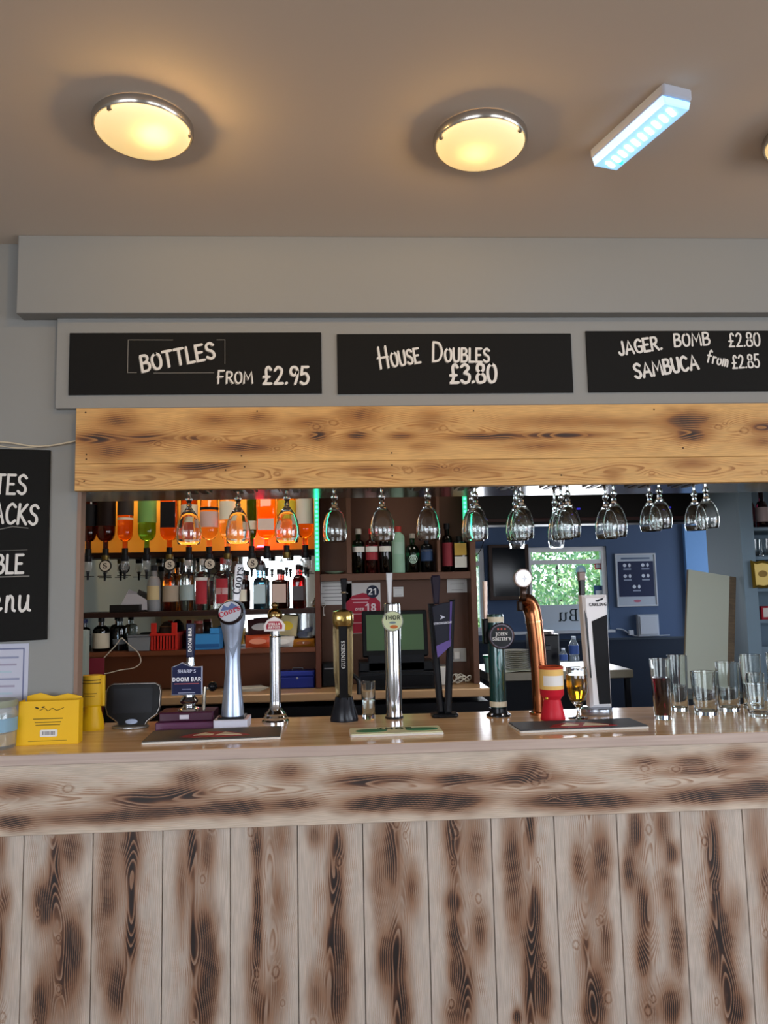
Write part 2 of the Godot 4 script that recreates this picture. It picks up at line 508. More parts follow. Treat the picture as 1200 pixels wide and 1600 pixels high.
# ---------------------------------------------------------------- wood
# A board of softwood: rings cut flat, knots, scorch marks from a blow torch (burns: along, across, reach along, reach across, strength; metres).
func wood_image(length: float, width: float, px_long: int, px_wide: int, upright: bool, burns: Array, sd: int, pale: Color, brown: Color, black: Color, ring := 0.0054, swing := 5.0) -> ImageTexture:
	var slow := FastNoiseLite.new()
	slow.seed = sd
	slow.frequency = 1.0
	slow.fractal_octaves = 2
	var fine := FastNoiseLite.new()
	fine.seed = sd + 7
	fine.frequency = 1.0
	fine.fractal_octaves = 1
	var rng := RandomNumberGenerator.new()
	rng.seed = sd
	var knots := []
	for k in int(length * 3.5) + 1:
		knots.append([rng.randf() * length, rng.randf_range(-0.3, 0.3) * width, rng.randf_range(0.006, 0.012)])
	var tan_tone := pale.lerp(brown, 0.42)
	var bytes := PackedByteArray()
	bytes.resize(px_long * px_wide * 3)
	for a in px_long:
		var s := (a + 0.5) / px_long * length
		var near := []
		for b in burns:
			var e: float = absf(s - b[0]) / b[2]
			if e < 2.5:
				near.append(b)
		var kn := []
		for k in knots:
			if absf(s - k[0]) < 0.07:
				kn.append(k)
		var axis := slow.get_noise_2d(s * 1.3, 40.0) * width * 0.18
		var lift := slow.get_noise_2d(s * 2.2, 3.0) * swing
		for c in px_wide:
			var t := ((c + 0.5) / px_wide - 0.5) * width
			var u := t - axis
			var phi := sqrt(u * u + 0.00018) / ring + lift + fine.get_noise_2d(s * 2.0, t * 22.0) * 0.22
			var dark_knot := 0.0
			var keep := 1.0
			for k in kn:
				var ds: float = (s - k[0]) * 0.45
				var dt: float = t - k[1]
				var d2: float = (ds * ds + dt * dt) / (k[2] * k[2])
				if d2 < 12.0:
					phi += 1.5 * exp(-d2 * 0.5)
					var dk: float = sqrt(ds * ds * 2.0 + dt * dt) / k[2] * (1.0 + 0.25 * slow.get_noise_2d(s * 60.0, t * 60.0))
					if dk < 1.4:
						dark_knot = maxf(dark_knot, exp(-pow((dk - 0.75) / 0.2, 2.0)))
						keep = 0.75
			var f := phi - floorf(phi)
			var late := smoothstep(0.35, 0.85, f) * (1.0 - smoothstep(0.9, 1.0, f))
			var streak := fine.get_noise_2d(s * 14.0, t * 900.0)
			var rough := slow.get_noise_2d(s * 9.0 + 50.0, t * 26.0)
			var left_pale := 1.0
			for b in near:
				var es: float = (s - b[0]) / b[2]
				var et: float = (t - b[1]) / b[3]
				var d: float = es * es + et * et
				if d < 6.0:
					left_pale *= 1.0 - minf(b[4] * 1.12, 0.98) * exp(-d * 0.95 * (1.0 + rough * 0.35))
			var burn := 1.0 - left_pale
			var mid := 1.0 - smoothstep(0.12, 0.46, absf(t - axis) / width)
			var line := late * (1.0 - burn) * (0.07 + 0.36 * mid * clampf(0.55 + rough * 1.3, 0.0, 1.0))
			var ch := clampf(burn * (0.36 + 0.85 * (1.0 - late)) + line + streak * 0.03, 0.0, 1.0) * keep + dark_knot * 0.25
			var warm := clampf(mid * (0.25 + 0.5 * rough) + burn * 1.3, 0.0, 1.0)
			var col := pale.lerp(tan_tone, warm * 0.55).lerp(brown, clampf(ch * 1.6 - 0.05, 0.0, 1.0)).lerp(black, clampf(ch * 1.9 - 0.85, 0.0, 1.0))
			var g := 1.0 + streak * 0.09 + rough * 0.05
			var at := (a * px_wide + c) * 3 if upright else (c * px_long + a) * 3
			bytes[at] = int(clampf(col.r * g, 0.0, 1.0) * 255.0)
			bytes[at + 1] = int(clampf(col.g * g, 0.0, 1.0) * 255.0)
			bytes[at + 2] = int(clampf(col.b * g, 0.0, 1.0) * 255.0)
	var im := Image.create_from_data(px_wide if upright else px_long, px_long if upright else px_wide, false, Image.FORMAT_RGB8, bytes)
	return ImageTexture.create_from_image(im)

func _ready() -> void:
	camera_and_light()
	room()
	bar_front()
	boards_above()
	ceiling_lamps()
	bar_left_end()
	back_bar()
	niche()
	far_room()
	far_counter()
	shelf_unit()
	hanging_glasses()
	taps()
	counter_things()

func camera_and_light() -> void:
	var cam := Camera3D.new()
	cam.name = "camera"
	cam.fov = 67.38
	cam.position = Vector3(0, 1.55, 2.27)
	cam.rotation_degrees = Vector3(6.03, -3.08, -1.19)
	cam.near = 0.05
	cam.far = 100.0
	cam.current = true
	add_child(cam)

	var env := Environment.new()
	var sky := Sky.new()
	var air := ProceduralSkyMaterial.new()
	air.sky_top_color = Color("7fa6d8")
	air.sky_horizon_color = Color("dfe8f0")
	air.ground_bottom_color = Color("6f7466")
	air.ground_horizon_color = Color("c8cfc8")
	air.sky_energy_multiplier = 2.2
	sky.sky_material = air
	env.background_mode = Environment.BG_SKY
	env.sky = sky
	env.ambient_light_source = Environment.AMBIENT_SOURCE_SKY
	env.tonemap_mode = Environment.TONE_MAPPER_LINEAR
	env.tonemap_exposure = 1.0
	env.sdfgi_enabled = true
	env.ssao_enabled = true
	env.ssil_enabled = true
	var we := WorldEnvironment.new()
	we.name = "world_environment"
	we.environment = env
	add_child(we)

	var sun := DirectionalLight3D.new()
	sun.name = "sun"
	sun.light_color = Color("fff3df")
	sun.light_energy = 2.6
	sun.light_angular_distance = 0.6
	sun.shadow_enabled = true
	sun.rotation_degrees = Vector3(-58, 24, 0)
	add_child(sun)

	# daylight through the street windows behind the camera and at the side, and through the windows of the room at the back
	for w in [[-2.25, 1.65, 5.38, 3.3, 1.5, 0.0, 1.9], [3.25, 1.65, 5.38, 2.7, 1.5, 0.0, 1.9], [4.88, 1.65, 2.6, 3.4, 1.5, 90.0, 1.9], [1.215, 1.56, -5.4, 0.4, 0.82, 180.0, 4.0], [2.283, 1.56, -5.4, 0.8, 0.82, 180.0, 4.0], [4.88, 1.65, -4.1, 1.6, 1.4, 90.0, 1.4]]:
		var a := AreaLight3D.new()
		a.name = "window_daylight"
		a.area_size = Vector2(w[3], w[4])
		a.light_color = Color("f1f5ff")
		a.area_normalize_energy = false
		a.light_energy = w[6]
		a.shadow_enabled = true
		a.position = Vector3(w[0], w[1], w[2])
		a.rotation_degrees.y = w[5]
		add_child(a, true)

# ---------------------------------------------------------------- the room
func room() -> void:
	var paint := mat("8b8c89", 0.75)
	var ceil_paint := mat("d0c4b6", 0.85)
	var blue := mat("485c7c", 0.7)
	structure("floor", slabs([[-4.1, 5.1, -0.1, 0.0, -7.0, 5.6]]), mat("6b5238", 0.45))
	structure("ceiling", slabs([[-4.1, 5.1, CEILING, CEILING + 0.15, -7.0, 5.6]]), ceil_paint)
	structure("wall_left", slabs([[-4.1, -4.0, 0.0, CEILING, -7.0, 5.6]]), mat("a9a79f", 0.8))
	# partition with the serving hatch in it
	structure("wall_front", slabs([[-4.0, -0.836, 0.0, CEILING, -0.25, -0.215], [-0.836, 3.4, 2.0, CEILING, -0.25, -0.215], [3.4, 5.0, 0.0, CEILING, -0.25, -0.215]]), paint)
	structure("trim_1", prism(rect(6.03, 0.26), 0.065, 0.003), paint, Vector3(1.985, 2.59, -0.1825))
	structure("trim_2", prism(rect(5.917, 0.30), 0.02, 0.002), paint, Vector3(2.0415, 2.31, -0.205))
	structure("trim_3", slabs([[-0.846, -0.834, TOP, 1.9, -0.256, -0.213]]), mat("8a7263", 0.6))
	# street walls behind the camera and at the side, with wide windows
	var plaster := mat("b3b0a8", 0.8)
	structure("wall_rear", slabs([[-4.0, 5.0, 0.0, 0.9, 5.5, 5.6], [-4.0, 5.0, 2.4, CEILING, 5.5, 5.6], [-4.0, -3.9, 0.9, 2.4, 5.5, 5.6], [-0.6, 1.9, 0.9, 2.4, 5.5, 5.6], [4.6, 5.0, 0.9, 2.4, 5.5, 5.6]]), plaster)
	structure("wall_right", slabs([[5.0, 5.1, 0.0, 0.9, -0.3, 5.6], [5.0, 5.1, 2.4, CEILING, -0.3, 5.6], [5.0, 5.1, 0.9, 2.4, -0.3, 0.9], [5.0, 5.1, 0.9, 2.4, 4.3, 5.6], [5.0, 5.1, 0.0, 0.9, -7.0, -0.3], [5.0, 5.1, 2.4, CEILING, -7.0, -0.3], [5.0, 5.1, 0.9, 2.4, -3.3, -0.3], [5.0, 5.1, 0.9, 2.4, -7.0, -4.9]]), plaster)
	for w in [[1, -2.25, 5.55, 3.3, 0.0], [2, 3.25, 5.55, 2.7, 0.0], [3, 5.05, 2.6, 3.4, 90.0], [6, 5.05, -4.1, 1.6, 90.0]]:
		var o := structure("window_%d" % w[0], frame_mesh(w[3], 1.5, 0.06, 0.05), mat("e8e8e4", 0.4), Vector3(w[1], 1.65, w[2]))
		o.rotation_degrees.y = w[4]
		for k in [-1, 1]:
			part(o, "mullion", box(0.05, 1.38, 0.05), mat("e8e8e4", 0.4), Vector3(k * w[3] / 6.0, 0, 0))
		for k in [-1, 0, 1]:
			part(o, "pane", box(w[3] / 3.0 - 0.06, 1.38, 0.006, 0.0), pane(), Vector3(k * w[3] / 3.0, 0, 0))
	# walls of the room at the back
	var b := -5.5
	structure("wall_back", slabs([[-4.0, 5.0, 1.04, 1.136, b - 0.12, b], [-4.0, 1.0, 1.136, 1.985, b - 0.12, b], [1.43, 1.868, 1.136, 1.985, b - 0.12, b], [2.70, 5.0, 1.136, 1.985, b - 0.12, b], [-4.0, 5.0, 1.985, CEILING, b - 0.12, b]]), blue)
	structure("baseboard_back", slabs([[-4.0, 5.0, 0.0, 1.04, b - 0.12, b + 0.01]]), mat("1f2a3a", 0.6))
	structure("trim_4", slabs([[-4.0, 5.0, 1.03, 1.05, b, b + 0.02]]), mat("3a4552", 0.5))
	structure("wall_bar_end", slabs([[-1.62, -1.5, 0.0, CEILING, -2.4, -0.25]]), mat("8d9490", 0.7))
	structure("wall_behind_shelves", slabs([[-1.5, 0.78, 0.0, CEILING, -2.42, -2.3]]), blue)

func frame_mesh(w: float, h: float, bar: float, d: float) -> ArrayMesh:
	return join([[box(w, bar, d), Vector3(0, h / 2 - bar / 2, 0)], [box(w, bar, d), Vector3(0, bar / 2 - h / 2, 0)], [box(bar, h - 2 * bar, d), Vector3(bar / 2 - w / 2, 0, 0)], [box(bar, h - 2 * bar, d), Vector3(w / 2 - bar / 2, 0, 0)]])

# ---------------------------------------------------------------- the bar itself
func streaks(w: int, h: int, a: Color, b: Color, sd: int) -> ImageTexture:
	var n := FastNoiseLite.new()
	n.seed = sd
	n.fractal_octaves = 3
	n.frequency = 0.02
	var m := FastNoiseLite.new()
	m.seed = sd + 3
	m.frequency = 0.006
	var bytes := PackedByteArray()
	bytes.resize(w * h * 3)
	for y in h:
		for x in w:
			var k := clampf(0.5 + 0.55 * n.get_noise_2d(x * 0.35, y * 9.0) + 0.5 * m.get_noise_2d(x, y * 4.0), 0.0, 1.0)
			var c := a.lerp(b, k)
			var at := (y * w + x) * 3
			bytes[at] = int(c.r * 255.0)
			bytes[at + 1] = int(c.g * 255.0)
			bytes[at + 2] = int(c.b * 255.0)
	return ImageTexture.create_from_image(Image.create_from_data(w, h, false, Image.FORMAT_RGB8, bytes))

func bar_front() -> void:
	var pale := Color("b8aa9b")
	var brown := Color("6c4226")
	var black := Color("1c100a")
	var bar := thing("bar_counter", "bar faced with scorched pale upright planks under a grey-brown laminate top", "bar counter", Vector3.ZERO)
	var plank := prism(rect(0.1835, 0.905), 0.02, 0.0015)
	var edges := [-1.088, -0.900, -0.711, -0.519, -0.331, -0.143, 0.042, 0.226, 0.411, 0.594, 0.778, 0.966, 1.152, 1.338]
	var first: StandardMaterial3D
	for i in 13:
		var x0: float = edges[i]
		var x1: float = edges[i + 1]
		var t := wood_image(0.905, x1 - x0, 860, 176, true, PLANK_BURNS[i].map(stretch), 100 + i * 13, pale, brown, black)
		var m := textured(t, 0.55)
		if i == 4:
			first = m
		var p := part(bar, "plank", plank, m, Vector3((x0 + x1) / 2, 0.4525, -0.01))
		p.scale.x = (x1 - x0 - 0.0022) / 0.1835
	for x in [-1.37, -1.182, 1.432, 1.62]:
		part(bar, "plank", plank, first, Vector3(x, 0.4525, -0.01))
	var rail := wood_image(3.2, 0.19, 2048, 190, false, RAIL_BURNS, 77, Color("c0b09d"), brown, black, 0.0054, 4.0)
	part(bar, "top_rail", prism(rect(3.2, 0.19), 0.022, 0.0015), textured(rail, 0.55), Vector3(0.1, 1.0, 0.011))
	part(bar, "frame", join([slab(-1.48, 1.72, 0.0, 1.09, -0.06, -0.021), slab(-1.48, -1.42, 0.0, 1.09, -0.46, -0.06), slab(1.66, 1.72, 0.0, 1.09, -0.46, -0.06)]), mat("3a2c22", 0.7))
	var oak := streaks(1024, 192, Color("e8c69a"), Color("c29c70"), 5)
	var top := part(bar, "counter_top", prism(rect(3.2, 0.53), 0.028, 0.003), textured(oak, 0.16, 0.0), Vector3(0.1, TOP - 0.014, -0.235), Vector3(-90, 0, 0))
	top.material_override.metallic_specular = 0.6
	part(bar, "counter_edge", prism(rect(3.2, 0.029), 0.004, 0.0015), textured(streaks(1024, 16, Color("a89488"), Color("bca89a"), 9), 0.4), Vector3(0.1, TOP - 0.0145, 0.032))

func stretch(b: Array) -> Array:
	return [b[0], b[1], b[2] * 1.2, b[3] * 0.85, b[4]]

func soften(b: Array) -> Array:
	return [b[0], b[1], b[2] * 1.35, b[3] * 1.2, b[4] * 0.8]

func boards_above() -> void:
	var pale := Color("cb9f60")
	var brown := Color("7a4716")
	var black := Color("26150b")
	var f := thing("fascia", "two scorched honey-coloured pine boards spanning above the serving hatch", "fascia", Vector3(-0.84, 1.889, -0.165))
	var t1 := wood_image(2.6, 0.178, 1800, 178, false, FASCIA_BURNS.map(soften), 31, pale, brown, black, 0.0056, 3.6)
	var t2 := wood_image(2.6, 0.084, 1800, 84, false, LOWER_FASCIA_BURNS.map(soften), 57, pale, brown, black, 0.007, 3.0)
	part(f, "board", prism(rect(2.6, 0.1785), 0.03, 0.0012), textured(t1, 0.6), Vector3(1.3, 0.0855 + 0.0893, -0.015))
	part(f, "board", prism(rect(2.6, 0.0845), 0.03, 0.0012), textured(t2, 0.6), Vector3(1.3, 0.0423, -0.015))
	var nail := lathe([Vector2(0.0001, 0.0012), Vector2(0.0022, 0.0008), Vector2(0.0028, 0.0)].map(func(p): return Vector2(p.x, -p.y)), 8)
	for n in [[0.03, 0.25], [0.03, 0.03], [0.035, 0.115], [0.035, 0.1], [0.57, 0.25], [0.52, 0.105], [0.53, 0.07], [1.0, 0.11], [1.0, 0.035], [1.0, 0.07], [1.27, 0.245], [1.87, 0.245], [1.96, 0.115], [1.55, 0.03], [0.47, 0.06]]:
		part(f, "nail", nail, mat("4a3018", 0.5, 0.4), Vector3(n[0], n[1], 0.0008), Vector3(-90, 0, 0))
	# glossy soffit that the glasses hang under
	var s := structure("trim_5", slabs([[-1.49, 3.4, 1.935, 2.0, -0.81, -0.2155]]), mat("6d625c", 0.14, 0.0))
	s.material_override.metallic_specular = 0.5

	var slate := mat("141413", 0.8)
	var white := mat("d8d6d0", 0.8)
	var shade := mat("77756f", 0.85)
	var board := func(label: String, x0: float, x1: float, y0: float, y1: float) -> Node3D:
		var b := thing("chalkboard", label, "chalkboard", Vector3(x0, y0, -0.188), 0.0, "chalkboard strips above the hatch")
		part(b, "panel", prism(rect(x1 - x0, y1 - y0), 0.006, 0.001), slate, Vector3((x1 - x0) / 2, (y1 - y0) / 2, -0.0035))
		return b
	var b1: Node3D = board.call("black chalkboard strip with white lettering for bottles and a price", -0.874, -0.063, 2.203, 2.408)
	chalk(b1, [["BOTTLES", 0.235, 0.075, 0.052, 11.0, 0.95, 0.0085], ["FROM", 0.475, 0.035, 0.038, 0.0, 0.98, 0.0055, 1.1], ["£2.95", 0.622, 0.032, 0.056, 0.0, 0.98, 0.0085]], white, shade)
	line_mark(b1, [Vector2(0.33, 0.18), Vector2(0.187, 0.181), Vector2(0.187, 0.072), Vector2(0.215, 0.072)], 0.0022, shade)
	line_mark(b1, [Vector2(0.27, 0.07), Vector2(0.462, 0.07)], 0.0022, shade)
	line_mark(b1, [Vector2(0.472, 0.18), Vector2(0.498, 0.18), Vector2(0.498, 0.1)], 0.0022, shade)
	var b2: Node3D = board.call("black chalkboard strip with white lettering for house doubles", -0.011, 0.771, 2.2, 2.402)
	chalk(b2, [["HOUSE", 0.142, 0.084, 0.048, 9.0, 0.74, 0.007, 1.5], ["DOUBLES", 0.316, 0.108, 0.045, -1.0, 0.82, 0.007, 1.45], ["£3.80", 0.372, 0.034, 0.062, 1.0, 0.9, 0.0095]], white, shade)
	var b3: Node3D = board.call("black chalkboard strip with white lettering for two shots and prices", 0.822, 1.668, 2.2, 2.41)
	chalk(b3, [["JAGER.", 0.112, 0.126, 0.044, 8.0, 0.92, 0.008], ["BOMB", 0.302, 0.155, 0.042, 3.0, 0.98, 0.007], ["£2.80", 0.49, 0.153, 0.046, 2.0, 0.85, 0.006], ["SAMBUCA", 0.162, 0.046, 0.048, 8.5, 0.86, 0.009], ["from", 0.408, 0.102, 0.042, -14.0, 0.75, 0.006], ["£2.85", 0.497, 0.078, 0.044, 3.0, 0.78, 0.006]], white, null)
	var b4 := thing("menu_chalkboard", "tall black chalkboard menu on the grey wall beside the hatch", "chalkboard", Vector3(-1.36, 1.425, -0.214))
	part(b4, "panel", prism(PackedVector2Array([Vector2(0, -0.01), Vector2(0.431, 0.003), Vector2(0.427, 0.602), Vector2(0, 0.616)]), 0.012, 0.001), slate, Vector3(0, 0, 0.0065))
	var w4 := Node3D.new()
	w4.name = "writing"
	b4.add_child(w4)
	w4.position = Vector3(0, 0, 0.013)
	chalk(w4, [["TES", 0.262, 0.464, 0.06, -2.0, 0.82, 0.0085], ["ACKS", 0.258, 0.372, 0.062, -4.0, 0.78, 0.0085], ["BLE", 0.272, 0.212, 0.056, 0.0, 0.82, 0.0085], ["Menu", 0.2, 0.09, 0.085, 1.0, 0.78, 0.0085]], white, null)
	for l in [[[Vector2(0.27, 0.282), Vector2(0.367, 0.284)], 0.0015], [[Vector2(0.27, 0.2), Vector2(0.374, 0.201)], 0.004], [[Vector2(0.28, 0.35), Vector2(0.32, 0.358), Vector2(0.367, 0.352)], 0.003]]:
		line_mark(w4, l[0], l[1], shade)

func light(parent_pos: Vector3, hex: String, energy: float, size := 0.05, called := "lamp_light") -> void:
	var o := OmniLight3D.new()
	o.name = called
	o.light_color = Color(hex)
	o.light_energy = energy
	o.light_size = size
	o.omni_range = 12.0
	o.omni_attenuation = 2.0
	o.shadow_enabled = true
	o.position = parent_pos
	add_child(o, true)

func ceiling_lamps() -> void:
	var rim := lathe([Vector2(0.11, -0.002), Vector2(0.117, -0.004), Vector2(0.121, 0.002), Vector2(0.121, 0.016), Vector2(0.115, 0.022)], 48)
	var dome := []
	for k in 11:
		var a := PI / 2 * k / 10.0
		dome.append(Vector2(maxf(0.114 * sin(a), 0.0004), -0.036 * cos(a)))
	var dome_mesh := lathe(dome, 48)
	var clip := box(0.012, 0.014, 0.01, 0.002)
	var spots := [[-0.478, 0.455, "round flush ceiling lamp with chrome rim above the bottles board", 0.035, 0.03, 118.0, 0.135], [0.368, 0.415, "round flush ceiling lamp with chrome rim near the emergency light", -0.015, 0.01, 40.0, 0.1], [1.235, 0.45, "round flush ceiling lamp at the edge beyond the emergency light", 0.02, 0.02, 0.0, 0.05]]
	for s in spots:
		var l := thing("ceiling_lamp", s[2], "ceiling lamp", Vector3(s[0], CEILING - 0.0225, s[1]), 0.0, "round ceiling lamps")
		part(l, "rim", rim, mat("b9b4ac", 0.2, 0.9))
		part(l, "backplate", lathe([Vector2(0.0001, 0.016), Vector2(0.114, 0.016), Vector2(0.114, 0.022), Vector2(0.0001, 0.022)], 32), mat("d9d6cf", 0.5))
		var g := StandardMaterial3D.new()
		g.albedo_color = Color("fff1cf")
		g.roughness = 0.3
		g.backlight_enabled = true
		g.backlight = Color(0.2, 0.2, 0.2)
		g.emission_enabled = true
		g.emission = Color("ffd98a")
		g.emission_energy_multiplier = 0.62
		part(l, "glass_diffuser", dome_mesh, g)
		for k in 3:
			var a: float = deg_to_rad(s[5] + 120.0 * k)
			part(l, "clip", clip, mat("b9b4ac", 0.25, 0.9), Vector3(0.112 * cos(a), -0.004, 0.112 * sin(a)), Vector3(0, -rad_to_deg(a) + 90, 0))
		light(Vector3(s[0] + s[3], CEILING - 0.042, s[1] + s[4]), "ffca7c", s[6], 0.03)
	var e := thing("emergency_light", "white oblong emergency light with a row of blue-white LEDs", "emergency light", Vector3(0.757, CEILING, 0.485), 17.0)
	part(e, "housing", prism(round_rect(0.085, 0.29, 0.008), 0.028, 0.004), mat("b4b8c2", 0.5), Vector3(0, -0.0145, 0), Vector3(-90, 0, 0))
	var cover := StandardMaterial3D.new()
	cover.albedo_color = Color(0.85, 0.95, 1.0)
	cover.roughness = 0.3
	cover.emission_enabled = true
	cover.emission = Color("7cc0ff")
	cover.emission_energy_multiplier = 1.1
	part(e, "lamp_cover", prism(PackedVector2Array([Vector2(-0.041, 0), Vector2(-0.035, -0.02), Vector2(0.035, -0.02), Vector2(0.041, 0)]), 0.28, 0.003), cover, Vector3(0, -0.0295, 0))
	for k in 10:
		part(e, "led", prism(round_rect(0.036, 0.011, 0.004), 0.003, 0.001), glow("d6f2ff", 5.0), Vector3(0, -0.051, -0.117 + k * 0.026), Vector3(-90, 0, 25))
	part(e, "charge_indicator_led", ball(0.006), glow("30ffb0", 2.0), Vector3(0.022, -0.05, -0.1))
	var a := AreaLight3D.new()
	a.name = "emergency_light_glow"
	a.area_size = Vector2(0.05, 0.26)
	a.light_color = Color("b9dcff")
	a.area_normalize_energy = false
	a.light_energy = 9.0
	a.shadow_enabled = true
	a.position = Vector3(0.757, CEILING - 0.06, 0.485)
	a.rotation_degrees = Vector3(-90, 17, 0)
	add_child(a)
	# two square panels in the ceiling over the serving side of the bar
	for x in [[-0.6, "square LED ceiling panel over the spirits side of the bar"], [1.1, "square LED ceiling panel over the till side of the bar"]]:
		var q := thing("ceiling_panel_light", x[1], "ceiling light", Vector3(x[0], CEILING, -1.25), 0.0, "ceiling panels over the serving side")
		part(q, "frame", frame_mesh(0.6, 0.6, 0.02, 0.02), mat("e4e4e2", 0.5), Vector3(0, -0.0105, 0), Vector3(90, 0, 0))
		part(q, "lamp_diffuser", box(0.55, 0.55, 0.008, 0.0), glow("fff4e4", 1.5), Vector3(0, -0.008, 0), Vector3(90, 0, 0))
		var p := AreaLight3D.new()
		p.name = "ceiling_panel_glow"
		p.area_size = Vector2(0.55, 0.55)
		p.light_color = Color("fff4e4")
		p.area_normalize_energy = false
		p.light_energy = 2.2
		p.shadow_enabled = true
		p.position = Vector3(x[0], CEILING - 0.025, -1.25)
		p.rotation_degrees.x = -90
		add_child(p, true)

# ---------------------------------------------------------------- bottles
# Returns a bottle standing on its base (or hanging neck down) with glass, cap and labels.
func bottle(label: String, at: Vector3, r: float, h: float, glass: Material, cap: Material, labels: Array, opt := {}) -> Node3D:
	var b := thing(opt.get("name", "spirit_bottle"), label, "bottle", at, opt.get("turn", 0.0), opt.get("group", ""))
	var body: Node3D = b
	if opt.get("down", false):
		b.position.y += h
		b.rotation_degrees.z = 180.0
	var sq: float = opt.get("square", 2.0)
	var sh: float = opt.get("shoulder", 0.62) * h
	var nr: float = opt.get("neck", 0.014)
	var nh: float = opt.get("neck_from", 0.76) * h
	var prof := [Vector2(0.0005, 0.003), Vector2(r * 0.9, 0.0), Vector2(r, 0.006), Vector2(r, sh)]
	for k in range(1, 6):
		var a := PI / 2 * k / 5.0
		prof.append(Vector2(lerpf(nr, r, cos(a)), lerpf(sh, nh, sin(a))))
	prof.append(Vector2(nr, h * 0.93))
	prof.append(Vector2(0.0005, h * 0.93))
	part(body, "glass", lathe(prof, 24, 360.0, sq), glass)
	var cr := nr + 0.003
	part(body, "cap", lathe([Vector2(0.0005, h * 0.885), Vector2(cr, h * 0.885), Vector2(cr, h), Vector2(cr - 0.002, h + 0.001), Vector2(0.0005, h + 0.001)], 16), cap)
	for l in labels:
		var lr := r + 0.0012
		if sq > 2.0:
			part(body, "label", prism(rect(r * 1.7, (l[1] - l[0]) * h), 0.001), l[2], Vector3(0, (l[0] + l[1]) / 2 * h, r + 0.001))
		else:
			part(body, "label", lathe([Vector2(lr, l[0] * h), Vector2(lr, l[1] * h)], 20, l[3] if l.size() > 3 else 210.0), l[2])
	return b

